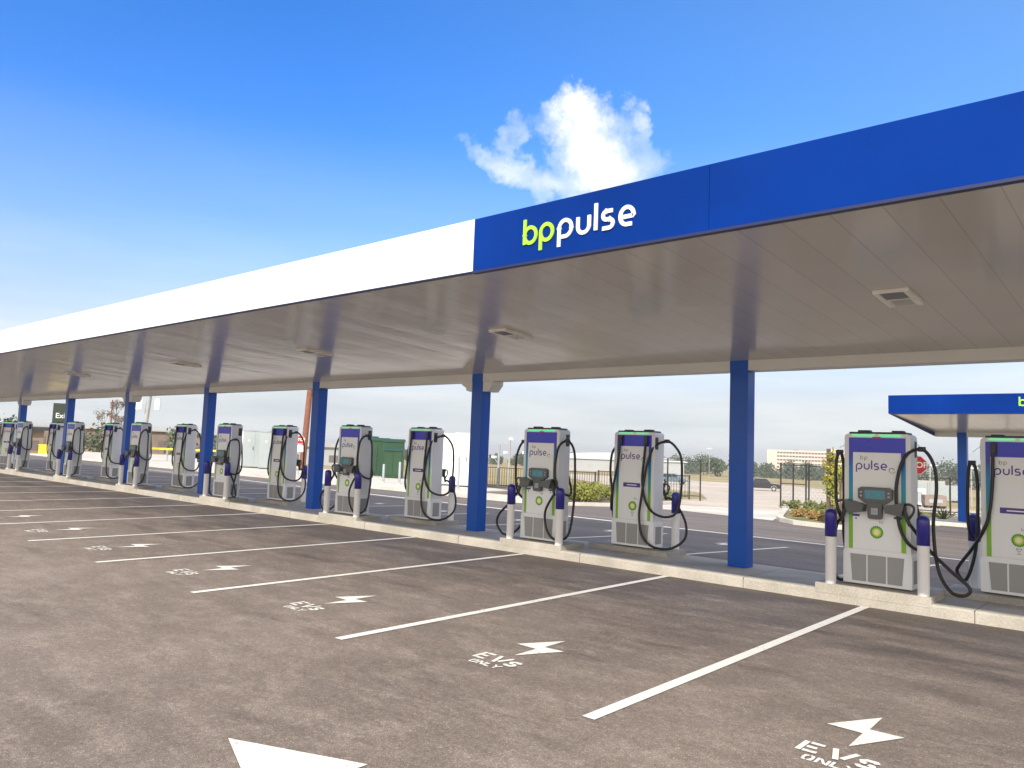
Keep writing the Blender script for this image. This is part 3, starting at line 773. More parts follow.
# staked young tree with yellow leaves
t = thing('young_tree', 'young staked tree with yellow-green leaves left of the nearest screen charger', 'tree', (-4.75, 12.75, gz(12.75)))
tr = MB(); tr.tube([(0, 0, -.1), (.02, 0, .8), (-.01, .01, 1.6), (.03, 0, 2.3)], lambda t_: .03 - .02 * t_, 'bark', 7); tr.build('trunk', t)
st_ = MB(); st_.box(-.14, -.05, -.05, .05, 0, 2.25, 'bark'); st_.box(.2, .25, .02, .07, 0, 1.5, 'bark'); st_.build('stake', t)
c = MB(); leaf_cloud(c, [(0, 0, 1.1, .24), (.12, .0, 1.5, .28), (-.1, .05, 1.75, .24), (.1, 0, 2.0, .24), (.05, 0, .8, .18), (-.12, 0, 1.35, .2)], 800, .045, 'leafyellow', random.Random(5)); c.build('crown', t)

def shrub(x, y, w, h, label, seed, mt, n=500, size=.05, group=None, cat='shrub', name='shrub'):
    rr = random.Random(seed); m_ = MB()
    bl = [(rr.uniform(-.5, .5) * w, rr.uniform(-.25, .25) * w, h * rr.uniform(.3, .6), h * rr.uniform(.3, .5)) for _ in range(8)]
    leaf_cloud(m_, bl, n, size, mt, rr)
    o = m_.build(name, loc=(x, y, gz(y) + .04)); return tag(o, label, cat, group)
# hedge bed of yellow green shrubs
hp = [(-14.3 - .42 * i, 14.0 + .62 * i) for i in range(9)]
for i, (x, y) in enumerate(hp):
    shrub(x, y, .95, .62 + .04 * (i % 4), 'yellow-green bush in the planting strip behind the far lane', 20 + i, 'leafhedge', 620, .055, 'bushes of the yellow-green planting strip', 'bush', 'bush')
for i, (x, y) in enumerate([(-15.3, 14.3), (-15.9, 15.2), (-16.4, 16.6), (-16.9, 17.9), (-15.0, 16.4), (-17.5, 15.6), (-18.6, 19.6), (-19.4, 21.0), (-18.1, 21.4)]):
    shrub(x, y, .8, .55, 'yellow-green bush in the planting strip behind the far lane', 40 + i, 'leafhedge', 420, .055, 'bushes of the yellow-green planting strip', 'bush', 'bush')
for i, (x, y, w) in enumerate([(-6.75, 15.9, .7), (-6.1, 15.1, .7), (-5.5, 14.5, .7), (-5.0, 14.6, .6), (-6.6, 16.8, .6)]):
    shrub(x, y, w, .34, 'low rusty green bush in the kerbed bed under the young tree', 60 + i, 'leafrust' if i < 3 else 'leafhedge', 420, .04, 'low bushes of the kerbed bed', 'bush', 'bush')
def spiky(x, y, h, label, seed):
    rr = random.Random(seed); m_ = MB()
    for _ in range(46):
        a = rr.uniform(0, 2 * PI); t_ = rr.uniform(.2, 1.1); L = h * rr.uniform(.7, 1.15)
        d = Vector((math.cos(a) * math.sin(t_), math.sin(a) * math.sin(t_), math.cos(t_))); s = Vector((-math.sin(a), math.cos(a), 0)) * .022
        b0 = d * .02; mid = d * L * .6; tip = d * L + Vector((0, 0, -.08 * L))
        m_.add([b0 - s, b0 + s, mid + s * .8, tip, mid - s * .8], [(0, 1, 2, 3, 4)], 'leafgreen')
    return tag(m_.build('spiky_plant', loc=(x, y, gz(y) + .08)), label, 'plant')
spiky(-3.75, 21.4, .62, 'spiky green plant just left of the far blue column', 1)
spiky(-4.75, 21.6, .5, 'smaller spiky plant at the right edge of the nearest screen charger', 2)
for i, (x, y) in enumerate([(-9.4, 22.6), (-8.8, 22.2), (-8.2, 22.7), (-9.0, 23.6), (-10.0, 22.9), (-7.6, 22.0), (-15.0, 21.8), (-15.8, 22.4)]):
    shrub(x, y, .7, .4, 'tuft of dry green grass at the foot of the chain fence', 80 + i, 'leafgreen', 260, .06, 'grass tufts along the chain fence', 'plant', 'grass_tuft')

for j, (be, d, h) in enumerate([(74.0, 105, 3.6), (69.5, 100, 3.2), (64.5, 96, 3.4), (61.8, 100, 3.0), (78.5, 95, 3.3)]):
    x, y = polar(be, d)
    tree(x, y, h, h * 1.5, 'low bushy tree before the brown buildings on the left', 500 + j, n=500, size=.2, group='trees before the left buildings', trunkfrac=.05)
# bare tree on the left
t = thing('bare_tree', 'thin tree with sparse brown crown behind the left chargers', 'tree', (-56.3, 12.9, gz(12.9)))
tr = MB(); rr = random.Random(11); tips = []
def branch(p, d, L, r, lev):
    q = p + d * L; tr.cyl(p, q, r, r * .6, 'bark', 5, False)
    if lev == 0: tips.append(q); return
    for _ in range(3 if lev > 1 else 4):
        nd = (d + Vector((rr.uniform(-.7, .7), rr.uniform(-.7, .7), rr.uniform(-.1, .5)))).normalized(); branch(q, nd, L * rr.uniform(.55, .75), r * .55, lev - 1)
tr.cyl((0, 0, 0), (0, 0, 4.4), .07, .05, 'reddish', 6)
tr.cyl((0, 0, 0), (.02, .02, 1.5), .05, .045, 'bark', 6)
branch(Vector((.05, .05, 1.2)), Vector((.12, .1, 1)).normalized(), 1.25, .045, 4); branch(Vector((0, 0, 1.0)), Vector((-.25, -.2, 1)).normalized(), 1.05, .035, 4); branch(Vector((0, 0, 1.3)), Vector((.3, .3, .9)).normalized(), .8, .03, 4)
tr.build('trunk', t)
c = MB()
for q in tips: leaf_cloud(c, [(q.x, q.y, q.z, .2)], 4, .05, 'twig', rr)
c.build('crown', t)

# ------------------------------------------------------------------ street furniture and far things
def stop_sign(x, y, h, r, label, txt='STOP', rz=0, extra=False):
    t = thing('stop_sign', label, 'sign', (x, y, gz(y)), rz)
    m_ = MB(); m_.box(-.025, .025, .0, .05, 0, h + r, 'metal'); m_.build('post', t)
    m_ = MB()
    oc = lambda q: [(q * math.cos(R(22.5 + 45 * i)), h + q * math.sin(R(22.5 + 45 * i))) for i in range(8)]
    m_.prism(oc(r), 'y', -.012, -.002, 'helio_w'); m_.prism(oc(r * .94), 'y', -.015, -.0125, 'red')
    p = m_.build('sign_face', t)
    w = bftext(txt, r * .82, 'helio_w', 'lettering', p, .001, .006); w.rotation_euler.x = PI / 2; w.location = (0, -.017, h)
    if extra:
        m_ = MB(); m_.box(-.2, .2, -.012, -.002, h - r - .42, h - r - .04, 'helio_w'); m_.build('lower_plate', t)
    return t
stop_sign(-4.50, 20.9, 2.22 - .18, .36, 'red octagonal stop sign half hidden behind the nearest screen charger', rz=R(20))
stop_sign(-34.6, 14.7, 2.02, .25, 'small red stop sign beside the third blue column from the right', rz=R(60), extra=True)

t = thing('exit_sign', 'dark green exit sign on a post behind the sixth blue column', 'sign', (-47.5, 6.75, gz(6.75)), R(70))
m_ = MB(); m_.box(-.04, .04, .02, .1, 0, 3.4, 'metal'); m_.build('post', t)
m_ = MB(); m_.bbox(-.55, .55, -.03, .02, 2.1, 3.5, 'signgreen', .01); p = m_.build('sign_face', t)
w = bftext('Exit', .42, 'helio_w', 'lettering', p, .001, .004); w.rotation_euler.x = PI / 2; w.location = (-.08, -.032, 2.75)

def pole_light(x, y, h, label, rz=0, group=None, heads=1):
    t = thing('street_lamp', label, 'lamp post', (x, y, gz(y)), rz, group)
    m_ = MB(); m_.cyl((0, 0, 0), (0, 0, h), .09, .055, 'greypole', 8); m_.build('post', t)
    for s in ((1,) if heads == 1 else (-1, 1)):
        m_ = MB(); m_.bbox(min(0, s * .7), max(0, s * .7), -.12, .12, h - .05, h + .08, 'whitecab', .02); m_.build('lamp_head', t)
    return t
pole_light(-103.7, 199.8, 8.6, 'tall lamp post above the far tree line left of the near blue column', 0, None, 2)
for i, (x, y, h) in enumerate([(-24.2, 19.9, 2.25), (-29.2, 26.4, 2.75), (-29.5, 28.6, 2.85)]):
    t = thing('gate_post', ['grey-blue steel post with valves just right of the second blue column', 'dark steel post with white lamp, middle one behind the black fence', 'steel post with white lamp just left of the second nearest screen charger'][i], 'post', (x, y, gz(y)))
    m_ = MB(); m_.cyl((0, 0, 0), (0, 0, h), .07, .06, 'galv' if i == 0 else 'greypole', 8); m_.build('shaft', t)
    m_ = MB()
    if i: m_.bbox(-.02, .2, -.1, .1, h - .02, h + .14, 'whitecab', .02)
    m_.bbox(-.45, -.22, -.1, .1, h * .68, h * .74, 'whitecab', .02); m_.cyl((-.35, 0, h * .7), (0, 0, h * .55), .02, .02, 'greypole', 6)
    m_.build('lamp_head', t)

# picket fence (black) and chain fences
def fence(name, label, p0, p1, h, npost, pickets=0, mt='blackmetal', meshpanel=False, rails=2):
    (x0, y0), (x1, y1) = p0, p1
    t = thing(name, label, 'fence', (x0, y0, gz(y0)))
    P_ = lambda s, z: Vector(((x1 - x0) * s, (y1 - y0) * s, gz(y0 + (y1 - y0) * s) - gz(y0) + z))
    for i in range(npost):
        s = i / (npost - 1); m_ = MB(); m_.cyl(P_(s, 0), P_(s, h), .035, .035, mt, 7); m_.build('post', t)
    m_ = MB()
    for k in range(rails):
        z = h * (.96 if k == 0 else (.12 if k == rails - 1 else .55))
        for i in range(npost - 1): m_.cyl(P_(i / (npost - 1), z), P_((i + 1) / (npost - 1), z), .02, .02, mt, 6)
    m_.build('rail', t)
    if pickets:
        m_ = MB()
        for i in range(pickets): s = (i + .5) / pickets; m_.cyl(P_(s, .08 * h), P_(s, h * .97), .011, .011, mt, 4)
        m_.build('picket_panel', t)
    if meshpanel:
        m_ = MB(); L = math.hypot(x1 - x0, y1 - y0); n = int((L + h) / .24)
        def wire(s0, z0, s1, z1): m_.cyl(P_(s0 / L, z0), P_(s1 / L, z1), .0035, .0035, 'galv', 3, False)
        for i in range(n):
            a = i * .24
            # rising and falling diagonals clipped to the panel
            lo = max(0, a - h); hi = min(L, a)
            if hi > lo: wire(lo, a - lo, hi, a - hi); wire(lo, h - (a - lo), hi, h - (a - hi))
        m_.build('chain_link_mesh', t)
    return t
fence('picket_fence', 'black picket fence behind the lane between the second column and a charger', (-25.4, 19.6), (-20.2, 23.0), 1.1, 4, 50)
fence('picket_fence', 'black picket fence behind the yellow-green bushes', (-20.1, 23.1), (-15.4, 24.1), 1.2, 3, 34, rails=2)
fence('chain_fence', 'short chain link fence at the left of the track entrance', (-17.4, 22.4), (-14.5, 23.5), 1.95, 3, 0, meshpanel=True)
gt = fence('chain_fence_gate', 'open chain link gate with dark frame at the right of the track', (-10.45, 23.1), (-9.35, 23.1), 1.95, 3, 0, meshpanel=True, rails=3)
fence('chain_fence', 'long chain link fence running right behind the young staked tree', (-9.3, 23.3), (-7.2, 27.9), 1.95, 3, 0, meshpanel=True, rails=2)
fence('chain_fence', 'far chain link fence between the stop sign and the far blue column', (-7.0, 27.6), (3.5, 29.4), 1.7, 6, 0, meshpanel=True, rails=2)
m_ = MB(); m_.box(-.9, .9, -.01, .01, .35, 1.45, 'banner')
bn = m_.build('banner'); bn.location = (-8.35, 25.2, gz(25)); bn.rotation_euler.z = R(112 - 180 + 0)
tag(bn, 'pale printed banner hanging on the chain fence left of the young tree', 'banner')
w = MB(); w.lathe([(.001, 0), (.26, 0), (.26, .02), (.001, .02)], 'teal', seg=20); o = w.build('round_emblem', bn); o.rotation_euler.x = PI / 2; o.location = (.2, -.02, 1.05)
w = MB(); w.add([(x_, -.016, z_) for x_, z_ in [(-.5, .45), (-.1, .42), (.1, .6), (-.2, .7)]], [(0, 1, 2, 3)], 'dark'); w.build('dark_print', bn)

# electrical cabinets
def cabinet(x, y, w_, d_, h, rz, mt, label, doors=2, name='electrical_cabinet', group=None, vents=True):
    t = thing(name, label, 'cabinet', (x, y, gz(y) + .06), rz, group)
    m_ = MB(); m_.bbox(-w_ / 2, w_ / 2, -d_ / 2, d_ / 2, .08, h, mt, .02); m_.box(-w_ / 2 + .03, w_ / 2 - .03, -d_ / 2 + .03, d_ / 2 - .03, 0, .08, 'dark')
    m_.box(-w_ / 2 - .04, w_ / 2 + .04, -d_ / 2 - .04, d_ / 2 + .04, h - .01, h + .04, mt); m_.build('housing', t)
    for i in range(doors):
        a = -w_ / 2 + .04 + i * (w_ - .08) / doors; b_ = a + (w_ - .08) / doors
        m_ = MB(); m_.box(a + .012, b_ - .012, -d_ / 2 - .015, -d_ / 2 - .001, .14, h - .08, mt); do = m_.build('door', t)
        m_ = MB(); m_.bbox(b_ - .14, b_ - .1, -d_ / 2 - .05, -d_ / 2 - .012, h * .48, h * .58, 'dark', .006); m_.build('handle', do)
        if vents:
            m_ = MB(); m_.box((a + b_) / 2 - .09, (a + b_) / 2 + .09, -d_ / 2 - .02, -d_ / 2 - .0155, h * .7, h * .78, 'lightglass'); m_.build('vent', do)
    return t
RZ = R(58)
RW = R(46)
cabinet(-23.0, 16.95, .72, .9, 2.55, RW, 'whitecab', 'white cabinet nearest the second blue column from the right', 1)
cabinet(-23.95, 16.95, .72, .9, 2.58, RW, 'whitecab', 'white cabinet in the middle of the white row, left of the second blue column', 1)
cabinet(-24.9, 16.95, .72, .9, 2.55, RW, 'whitecab', 'leftmost white cabinet of the row, directly right of the charger facing away', 1)
cabinet(-43.6, 18.6, 1.7, 1.0, 2.5, RW, 'greycab', 'grey cabinet at the right of the grey pair, beside the charger facing away', 2)
cabinet(-45.6, 18.5, 1.7, 1.0, 2.55, RW, 'greycab', 'grey cabinet at the left of the grey pair behind the chargers', 2)
cabinet(-47.2, 18.6, .9, 1.0, 2.5, RW, 'whitecab', 'white cabinet left of the pair of grey cabinets', 1)

def transformer(x, y, w_, h, label, rz):
    t = thing('green_transformer', label, 'transformer', (x, y, gz(y) + .06), rz, 'green transformer boxes')
    m_ = MB(); m_.bbox(-w_ / 2, w_ / 2, -.55, .55, 0, h, 'greenbox', .03); m_.build('housing', t)
    m_ = MB(); m_.prism([(-.62, h - .12), (-.62, h - .02), (0, h + .08), (.6, h + .02), (.6, h - .12)], 'x', -w_ / 2 - .04, w_ / 2 + .04, 'greenbox'); m_.build('lid', t)
    for s in (-1, 1):
        m_ = MB(); a, b_ = (-w_ / 2 + .05, -.02) if s < 0 else (.02, w_ / 2 - .05)
        m_.box(a, b_, -.58, -.552, h * .12, h * .84, 'greenbox'); m_.box(a + .1, b_ - .1, -.585, -.581, h * .05, h * .1, 'dark'); m_.build('door', t)
    for i in range(6):
        m_ = MB(); xx = -w_ / 2 - .10; m_.box(xx, xx + .09, -.45 + i * .16, -.42 + i * .16, h * .2, h * .8, 'greenbox'); m_.build('cooling_fin', t)
    return t
transformer(-33.0, 20.2, 1.1, 1.75, 'front green transformer box at the right end of the green group', RW)
transformer(-34.6, 21.5, 1.3, 2.3, 'taller green transformer box, second from the right of the green group', RW)
transformer(-36.2, 21.6, 1.3, 2.35, 'green transformer box in the left middle of the green group', RW)
transformer(-39.6, 23.0, 1.9, 2.5, 'wide green transformer box at the left end of the green group', RW)

def steel_bollard(x, y, h, label):
    m_ = MB(); m_.lathe([(.06, 0), (.06, h - .03), (.045, h - .005), (.001, h)], 'galv', seg=12); m_.lathe([(.1, 0), (.1, .03), (.061, .03)], 'pave', seg=12)
    return tag(m_.build('steel_bollard', loc=(x, y, gz(y) + .07)), label, 'bollard', 'grey steel bollards on the far pavement')
steel_bollard(-26.7, 14.3, .9, 'grey steel bollard before the green boxes, left one of two')
steel_bollard(-25.85, 14.6, 1.05, 'grey steel bollard before the green boxes, right one of two')
steel_bollard(-21.2, 14.0, 1.45, 'tall pale steel bollard before the black picket fence')
steel_bollard(-42.2, 17.9, 1.4, 'dark steel bollard before the two grey cabinets')

# poles
m_ = MB(); m_.cyl((0, 0, 0), (.5, 0, 7.2), .24, .2, 'reddish', 10)
tag(m_.build('wooden_pole', loc=(-46.6, 22.9, gz(22.9))), 'thick red-brown wooden pole rising beside the third blue column', 'pole')
t = thing('utility_pole', 'grey utility pole with white transformers behind the fifth blue column', 'utility pole', (-73.2, 22.4, gz(22.4)))
m_ = MB(); m_.cyl((0, 0, 0), (.9, .3, 8.5), .26, .2, 'greypole', 9); m_.build('post', t)
for dx, dy in ((-.55, -.3), (1.7, .55), (.5, -.6)):
    m_ = MB(); m_.cyl((dx, dy, 4.6), (dx, dy, 5.6), .27, .27, 'whitecab', 12); m_.cyl((dx, dy, 5.6), (dx, dy, 5.75), .2, .1, 'whitecab', 10); m_.build('transformer_can', t)
m_ = MB(); m_.box(-.9, 2.1, .1, .25, 5.9, 6.05, 'greypole'); m_.build('crossarm', t)

# yellow barriers
def barrier(x, y, L, rz, label):
    t = thing('yellow_barrier', label, 'barrier', (x, y, gz(y)), rz)
    m_ = MB(); m_.box(-L / 2, L / 2, -.04, .04, .95, 1.1, 'yellow'); m_.build('rail', t)
    for i in range(4):
        m_ = MB(); xx = -L / 2 + .1 + i * (L - .2) / 3; m_.cyl((xx, 0, 0), (xx, 0, .95), .05, .05, 'galv', 8); m_.build('post', t)
barrier(-55.4, 17.8, 6.2, R(40), 'yellow rail barrier behind the gap between left chargers')
t = thing('yellow_bin', 'yellow box unit standing far left between the chargers', 'box', (-66.4, 12.6, gz(12.6)), R(60))
m_ = MB(); m_.bbox(-1.0, 1.0, -.5, .5, .0, .78, 'yellow', .03); m_.build('body', t)
m_ = MB(); m_.box(-1.03, 1.03, -.53, .53, .78, .86, 'yellow'); m_.build('lid', t)

# buildings on the left
def low_building(x, y, w_, d_, h, rz, wall, roof, label, nwin=10, pitch=.8):
    t = thing('low_building', label, 'building', (x, y, gz(y) - .3), rz)
    m_ = MB(); m_.box(-w_ / 2, w_ / 2, -d_ / 2, d_ / 2, 0, h, wall); m_.build('wall', t)
    m_ = MB(); m_.prism([(-d_ / 2 - .5, h + .003), (-d_ / 2 - .5, h + .25), (0, h + pitch), (d_ / 2 + .5, h + .25), (d_ / 2 + .5, h + .003)], 'x', -w_ / 2 - .5, w_ / 2 + .5, roof); m_.build('roof', t)
    for i in range(nwin):
        a = -w_ / 2 + (i + .3) * w_ / nwin; m_ = MB(); m_.box(a, a + w_ / nwin * .5, -d_ / 2 - .04, -d_ / 2 + .02, h * .28, h * .62, 'bldgwin'); m_.build('window', t)
    return t
low_building(-122, 41, 26, 14, 3.6, R(68), 'brick', 'roofgrey', 'long brown low building with grey roof behind the left chargers', 8)
low_building(-112, 53, 18, 12, 3.9, R(66), 'brick', 'roofgrey', 'brown low building right of the utility pole behind the left chargers', 6)
low_building(-150, 34, 14, 10, 3.4, R(78), 'ware', 'wareroof', 'grey low building at the far left edge beyond the last chargers', 6)
low_building(-104, 66, 14, 10, 3.3, R(62), 'ware', 'roofgrey', 'grey low shed at the right end of the left buildings', 5)
low_building(-70, 9, 7, 4, 2.2, R(80), 'brick', 'dark', 'dark roofed shelter between the two leftmost columns', 4, .3)
low_building(-96, 150, 6, 5, 4.6, R(30), 'whitecab', 'roofgrey', 'small white building at the left end of the dry field', 3)
# warehouse with shallow curved roof
t = thing('warehouse', 'wide grey warehouse with pale curved roof far behind the bushes', 'building', (-150, 216, gz(216) - 1), R(38))
m_ = MB(); m_.box(-24, 24, -12, 12, 0, 5.2, 'ware'); m_.build('wall', t)
m_ = MB(); m_.prism([(-25, 5.203)] + [(-25 + 50 * i / 12, 5.5 + 2.1 * math.sin(PI * i / 12)) for i in range(13)] + [(25, 5.203)], 'y', -12.6, 12.6, 'wareroof'); m_.build('roof', t)
for i in range(7):
    m_ = MB(); m_.box(-20 + i * 6, -18.4 + i * 6, -12.08, -11.98, 2.6, 3.6, 'roofgrey'); m_.build('window', t)

# hotel like block
BX0, BY0 = polar(20.3, 690)
t = thing('office_block', 'cream multi-storey block above the trees right of the near blue column', 'building', (BX0, BY0, gz(BY0) - 2), R(18))
Wd, Dp, Hh = 64, 20, 21.5
m_ = MB(); m_.box(-Wd / 2 + .6, Wd / 2 - .6, -Dp / 2 + .9, Dp / 2, 0, Hh, 'bldgwin'); m_.build('recessed_glazing', t)
m_ = MB()
for k in range(8): m_.box(-Wd / 2, Wd / 2, -Dp / 2, Dp / 2 + .1, k * 3.0 + 0.0, k * 3.0 + 1.5, 'bldg')
nb = 26
for i in range(nb + 1):
    xx = -Wd / 2 + i * (Wd - .5) / nb; m_.box(xx, xx + .5, -Dp / 2 + .05, -Dp / 2 + 1.2, .1, Hh - .1, 'bldg')
m_.box(-Wd / 2, -Wd / 2 + 8, -Dp / 2 - .1, Dp / 2 + .2, -.1, Hh + .1, 'bldg')
m_.build('wall', t)
m_ = MB(); m_.box(14, 26, -6, 6, Hh, Hh + 3.0, 'bldg'); m_.box(-12, -8, -3, 3, Hh, Hh + 1.6, 'bldgwin'); m_.build('roof_plant', t)

# yard clutter on the right, behind the far fence
for i, (be, d, w_, h, mt, lab) in enumerate([(14.3, 92, 3.4, 1.9, 'whitecab', 'white trailer in the yard just right of the stop sign'), (11.9, 118, 2.6, 2.2, 'greycab', 'grey container in the yard left of the far blue column'), (9.3, 84, 2.2, 1.7, 'whitecab', 'small white container between the last two cables at the right'), (13.1, 150, 5.2, 2.6, 'roofgrey', 'distant wide grey container in the yard behind the far fence'), (12.7, 74, 1.6, 1.1, 'brick', 'small brown container behind the spiky plant'), (15.4, 130, 3.6, 2.4, 'whitecab', 'distant white trailer mostly hidden behind the stop sign')]):
    x, y = polar(be, d); t = thing('storage_container', lab, 'container', (x, y, gz(y)), R(be + 8))
    m_ = MB(); m_.bbox(-w_ / 2, w_ / 2, -1.1, 1.1, .25, h, mt, .03); m_.build('body', t)
    m_ = MB(); m_.box(-w_ / 2 + .3, w_ / 2 - .3, -1.14, -1.101, .5, h - .3, 'greycab'); m_.box(-.02, .02, -1.16, -1.141, .5, h - .3, 'dark'); m_.build('door', t)
    for s in (-1, 1):
        m_ = MB(); m_.cyl((s * w_ * .3, -1.0, .25), (s * w_ * .3, 1.0, .25), .28, .28, 'tyre', 12); m_.build('wheel', t)
for i, be in enumerate((14.2, 12.9, 10.6)):
    x, y = polar(be, 85 + i * 9); pole_light(x, y, 4.4, ['left', 'middle', 'right'][i] + ' of three thin lamp posts in the yard behind the far fence', 0, None, 1)

# vehicles
def wheel(t, x, y, r=.36):
    m_ = MB(); m_.cyl((x, y - .12, r), (x, y + .12, r), r, r, 'tyre', 18); w_ = m_.build('wheel', t)
    m_ = MB(); s = -1 if y < 0 else 1; m_.cyl((x, y + s * .121, r), (x, y + s * .135, r), r * .6, r * .55, 'metal', 14); m_.build('rim', w_)
def pickup(loc, rz, mt, label):
    t = thing('pickup_truck', label, 'pickup truck', loc, rz)
    prof = [(-2.75, .45), (-2.8, 1.05), (-1.0, 1.12), (-.95, 1.12), (-.8, 1.82), (.75, 1.85), (1.45, 1.2), (2.6, 1.1), (2.8, .9), (2.82, .45), (2.35, .42), (2.25, .75), (1.95, .86), (1.6, .75), (1.48, .42), (-1.35, .42), (-1.45, .75), (-1.78, .86), (-2.12, .75), (-2.2, .42)]
    m_ = MB(); m_.prism(prof, 'y', -.95, .95, mt); o = m_.build('body', t)
    bv = o.modifiers.new('b', 'BEVEL'); bv.width = .06; bv.segments = 2; bv.limit_method = 'ANGLE'
    for s in (-1, 1):
        for pts in ([(-.72, 1.2), (-.64, 1.7), (.0, 1.72), (.0, 1.2)], [(.07, 1.2), (.07, 1.72), (.66, 1.72), (1.15, 1.25)]):
            m_ = MB(); m_.prism(pts, 'y', s * .951, s * .96, 'glass'); m_.build('window', t)
        m_ = MB(); m_.bbox(2.72, 2.84, min(s * .55, s * .9), max(s * .55, s * .9), .82, 1.0, 'lightglass', .01); m_.build('headlight', t)
    m_ = MB(); m_.hexa([(.85, -.8, 1.78), (.85, .8, 1.78), (1.42, .82, 1.26), (1.42, -.82, 1.26), (.88, -.8, 1.82), (.88, .8, 1.82), (1.46, .82, 1.28), (1.46, -.82, 1.28)], 'glass'); m_.build('windscreen', t)
    for x in (-1.8, 1.92):
        for y in (-.84, .84): wheel(t, x, y)
pickup((-45.3, 101.3, gz(101.3)), R(22), 'carblack', 'black pickup truck parked on the sandy track right of the near blue column')
def suv(loc, rz, mt, label):
    t = thing('parked_car', label, 'car', loc, rz)
    prof = [(-2.35, .45), (-2.4, 1.1), (-2.15, 1.75), (.5, 1.8), (1.25, 1.2), (2.2, 1.08), (2.4, .85), (2.4, .45), (1.95, .42), (1.85, .74), (1.5, .84), (1.15, .74), (1.05, .42), (-1.05, .42), (-1.15, .74), (-1.5, .84), (-1.85, .74), (-1.95, .42)]
    m_ = MB(); m_.prism(prof, 'y', -.92, .92, mt); o = m_.build('body', t)
    bv = o.modifiers.new('b', 'BEVEL'); bv.width = .06; bv.segments = 2; bv.limit_method = 'ANGLE'
    for s in (-1, 1):
        for pts in ([(-2.1, 1.2), (-1.98, 1.66), (-1.0, 1.7), (-1.0, 1.2)], [(-.92, 1.2), (-.92, 1.7), (-.1, 1.7), (-.1, 1.2)], [(-.02, 1.2), (-.02, 1.7), (.42, 1.7), (.95, 1.22)]):
            m_ = MB(); m_.prism(pts, 'y', s * .921, s * .93, 'glass'); m_.build('window', t)
        m_ = MB(); m_.bbox(2.3, 2.42, min(s * .5, s * .86), max(s * .5, s * .86), .78, .95, 'lightglass', .01); m_.build('headlight', t)
    for x in (-1.5, 1.5):
        for y in (-.82, .82): wheel(t, x, y)
suv((-62.4, 105.6, gz(105.6)), R(20), 'carblue', 'blue-grey car seen through the chain fence left of the near blue column')

# ------------------------------------------------------------------ camera
cam = bpy.data.cameras.new('camera'); co_ = bpy.data.objects.new('camera', cam); C.objects.link(co_)
cam.sensor_width = 36; cam.lens = 770.66 / 1024 * 36; cam.clip_end = 6000; cam.clip_start = .05
Rv = Vector((0.75115068, 0.65904531, 0.03784093)); Uv = Vector((0.02768558, -0.08872406, 0.99567141)); Fv = Vector((-0.65954998, 0.7468516, 0.08489119))
mw = Matrix(((Rv.x, Uv.x, -Fv.x, 3.03886), (Rv.y, Uv.y, -Fv.y, -10.12709), (Rv.z, Uv.z, -Fv.z, 1.76041), (0, 0, 0, 1)))
co_.matrix_world = mw; SC.camera = co_

# ------------------------------------------------------------------ light
sun_dir = Vector((-.35, .80, -.572)).normalized()
sl_ = bpy.data.lights.new('sun', 'SUN'); sl_.energy = 2.9; sl_.angle = R(.6); sl_.color = (1, .95, .88)
so_ = bpy.data.objects.new('sun', sl_); C.objects.link(so_); so_.rotation_euler = sun_dir.to_track_quat('-Z', 'Y').to_euler()
el = math.asin(-sun_dir.z); az = math.atan2(-sun_dir.x, -sun_dir.y)
w = bpy.data.worlds.new('World'); SC.world = w; w.use_nodes = True; nt = w.node_tree
bg = nt.nodes['Background']; bg.inputs['Strength'].default_value = .15
tc = N(nt, 'ShaderNodeTexCoord'); co = tc.outputs['Generated']
sep = N(nt, 'ShaderNodeSeparateXYZ'); nt.links.new(co, sep.inputs[0])
zc = math_(nt, 'MAXIMUM', sep.outputs['Z'], .004)
cmb = N(nt, 'ShaderNodeCombineXYZ'); nt.links.new(sep.outputs['X'], cmb.inputs[0]); nt.links.new(sep.outputs['Y'], cmb.inputs[1]); nt.links.new(zc, cmb.inputs[2])
sky = N(nt, 'ShaderNodeTexSky', sky_type='NISHITA'); sky.sun_disc = False; sky.sun_elevation = el; sky.sun_rotation = az
sky.air_density = 1.0; sky.dust_density = .6; sky.ozone_density = 2.2; sky.altitude = 10
nt.links.new(cmb.outputs[0], sky.inputs[0])
hs = N(nt, 'ShaderNodeHueSaturation'); hs.inputs['Saturation'].default_value = 1.38; hs.inputs['Hue'].default_value = .495; hs.inputs['Value'].default_value = 1.07
nt.links.new(sky.outputs[0], hs.inputs['Color'])
# pale haze and thin high cloud low in the sky
el_ = ramp(nt, zc, [(0, (1, 1, 1)), (.06, (.97, .97, .97)), (.14, (.62, .62, .62)), (.25, (.20, .20, .20)), (.38, (.0, .0, .0))])
st = noise(nt, co, 2.2, 7, .6, (1, 1, 9))
stv = ramp(nt, st.outputs['Fac'], [(.35, (2.65, 2.9, 3.05)), (.65, (3.45, 3.6, 3.65))])
tint = mix(nt, 1., hs.outputs[0], (.82, .70, .96), "MULTIPLY")
veil = N(nt, 'ShaderNodeMapRange'); veil.inputs['From Min'].default_value = -.75; veil.inputs['From Max'].default_value = .05; veil.inputs['To Max'].default_value = .42
nt.links.new(sep.outputs['X'], veil.inputs['Value'])
tint = mix(nt, veil.outputs[0], tint, (1.35, 2.4, 3.45))
c1 = mix(nt, el_.outputs[0], tint, stv.outputs[0])
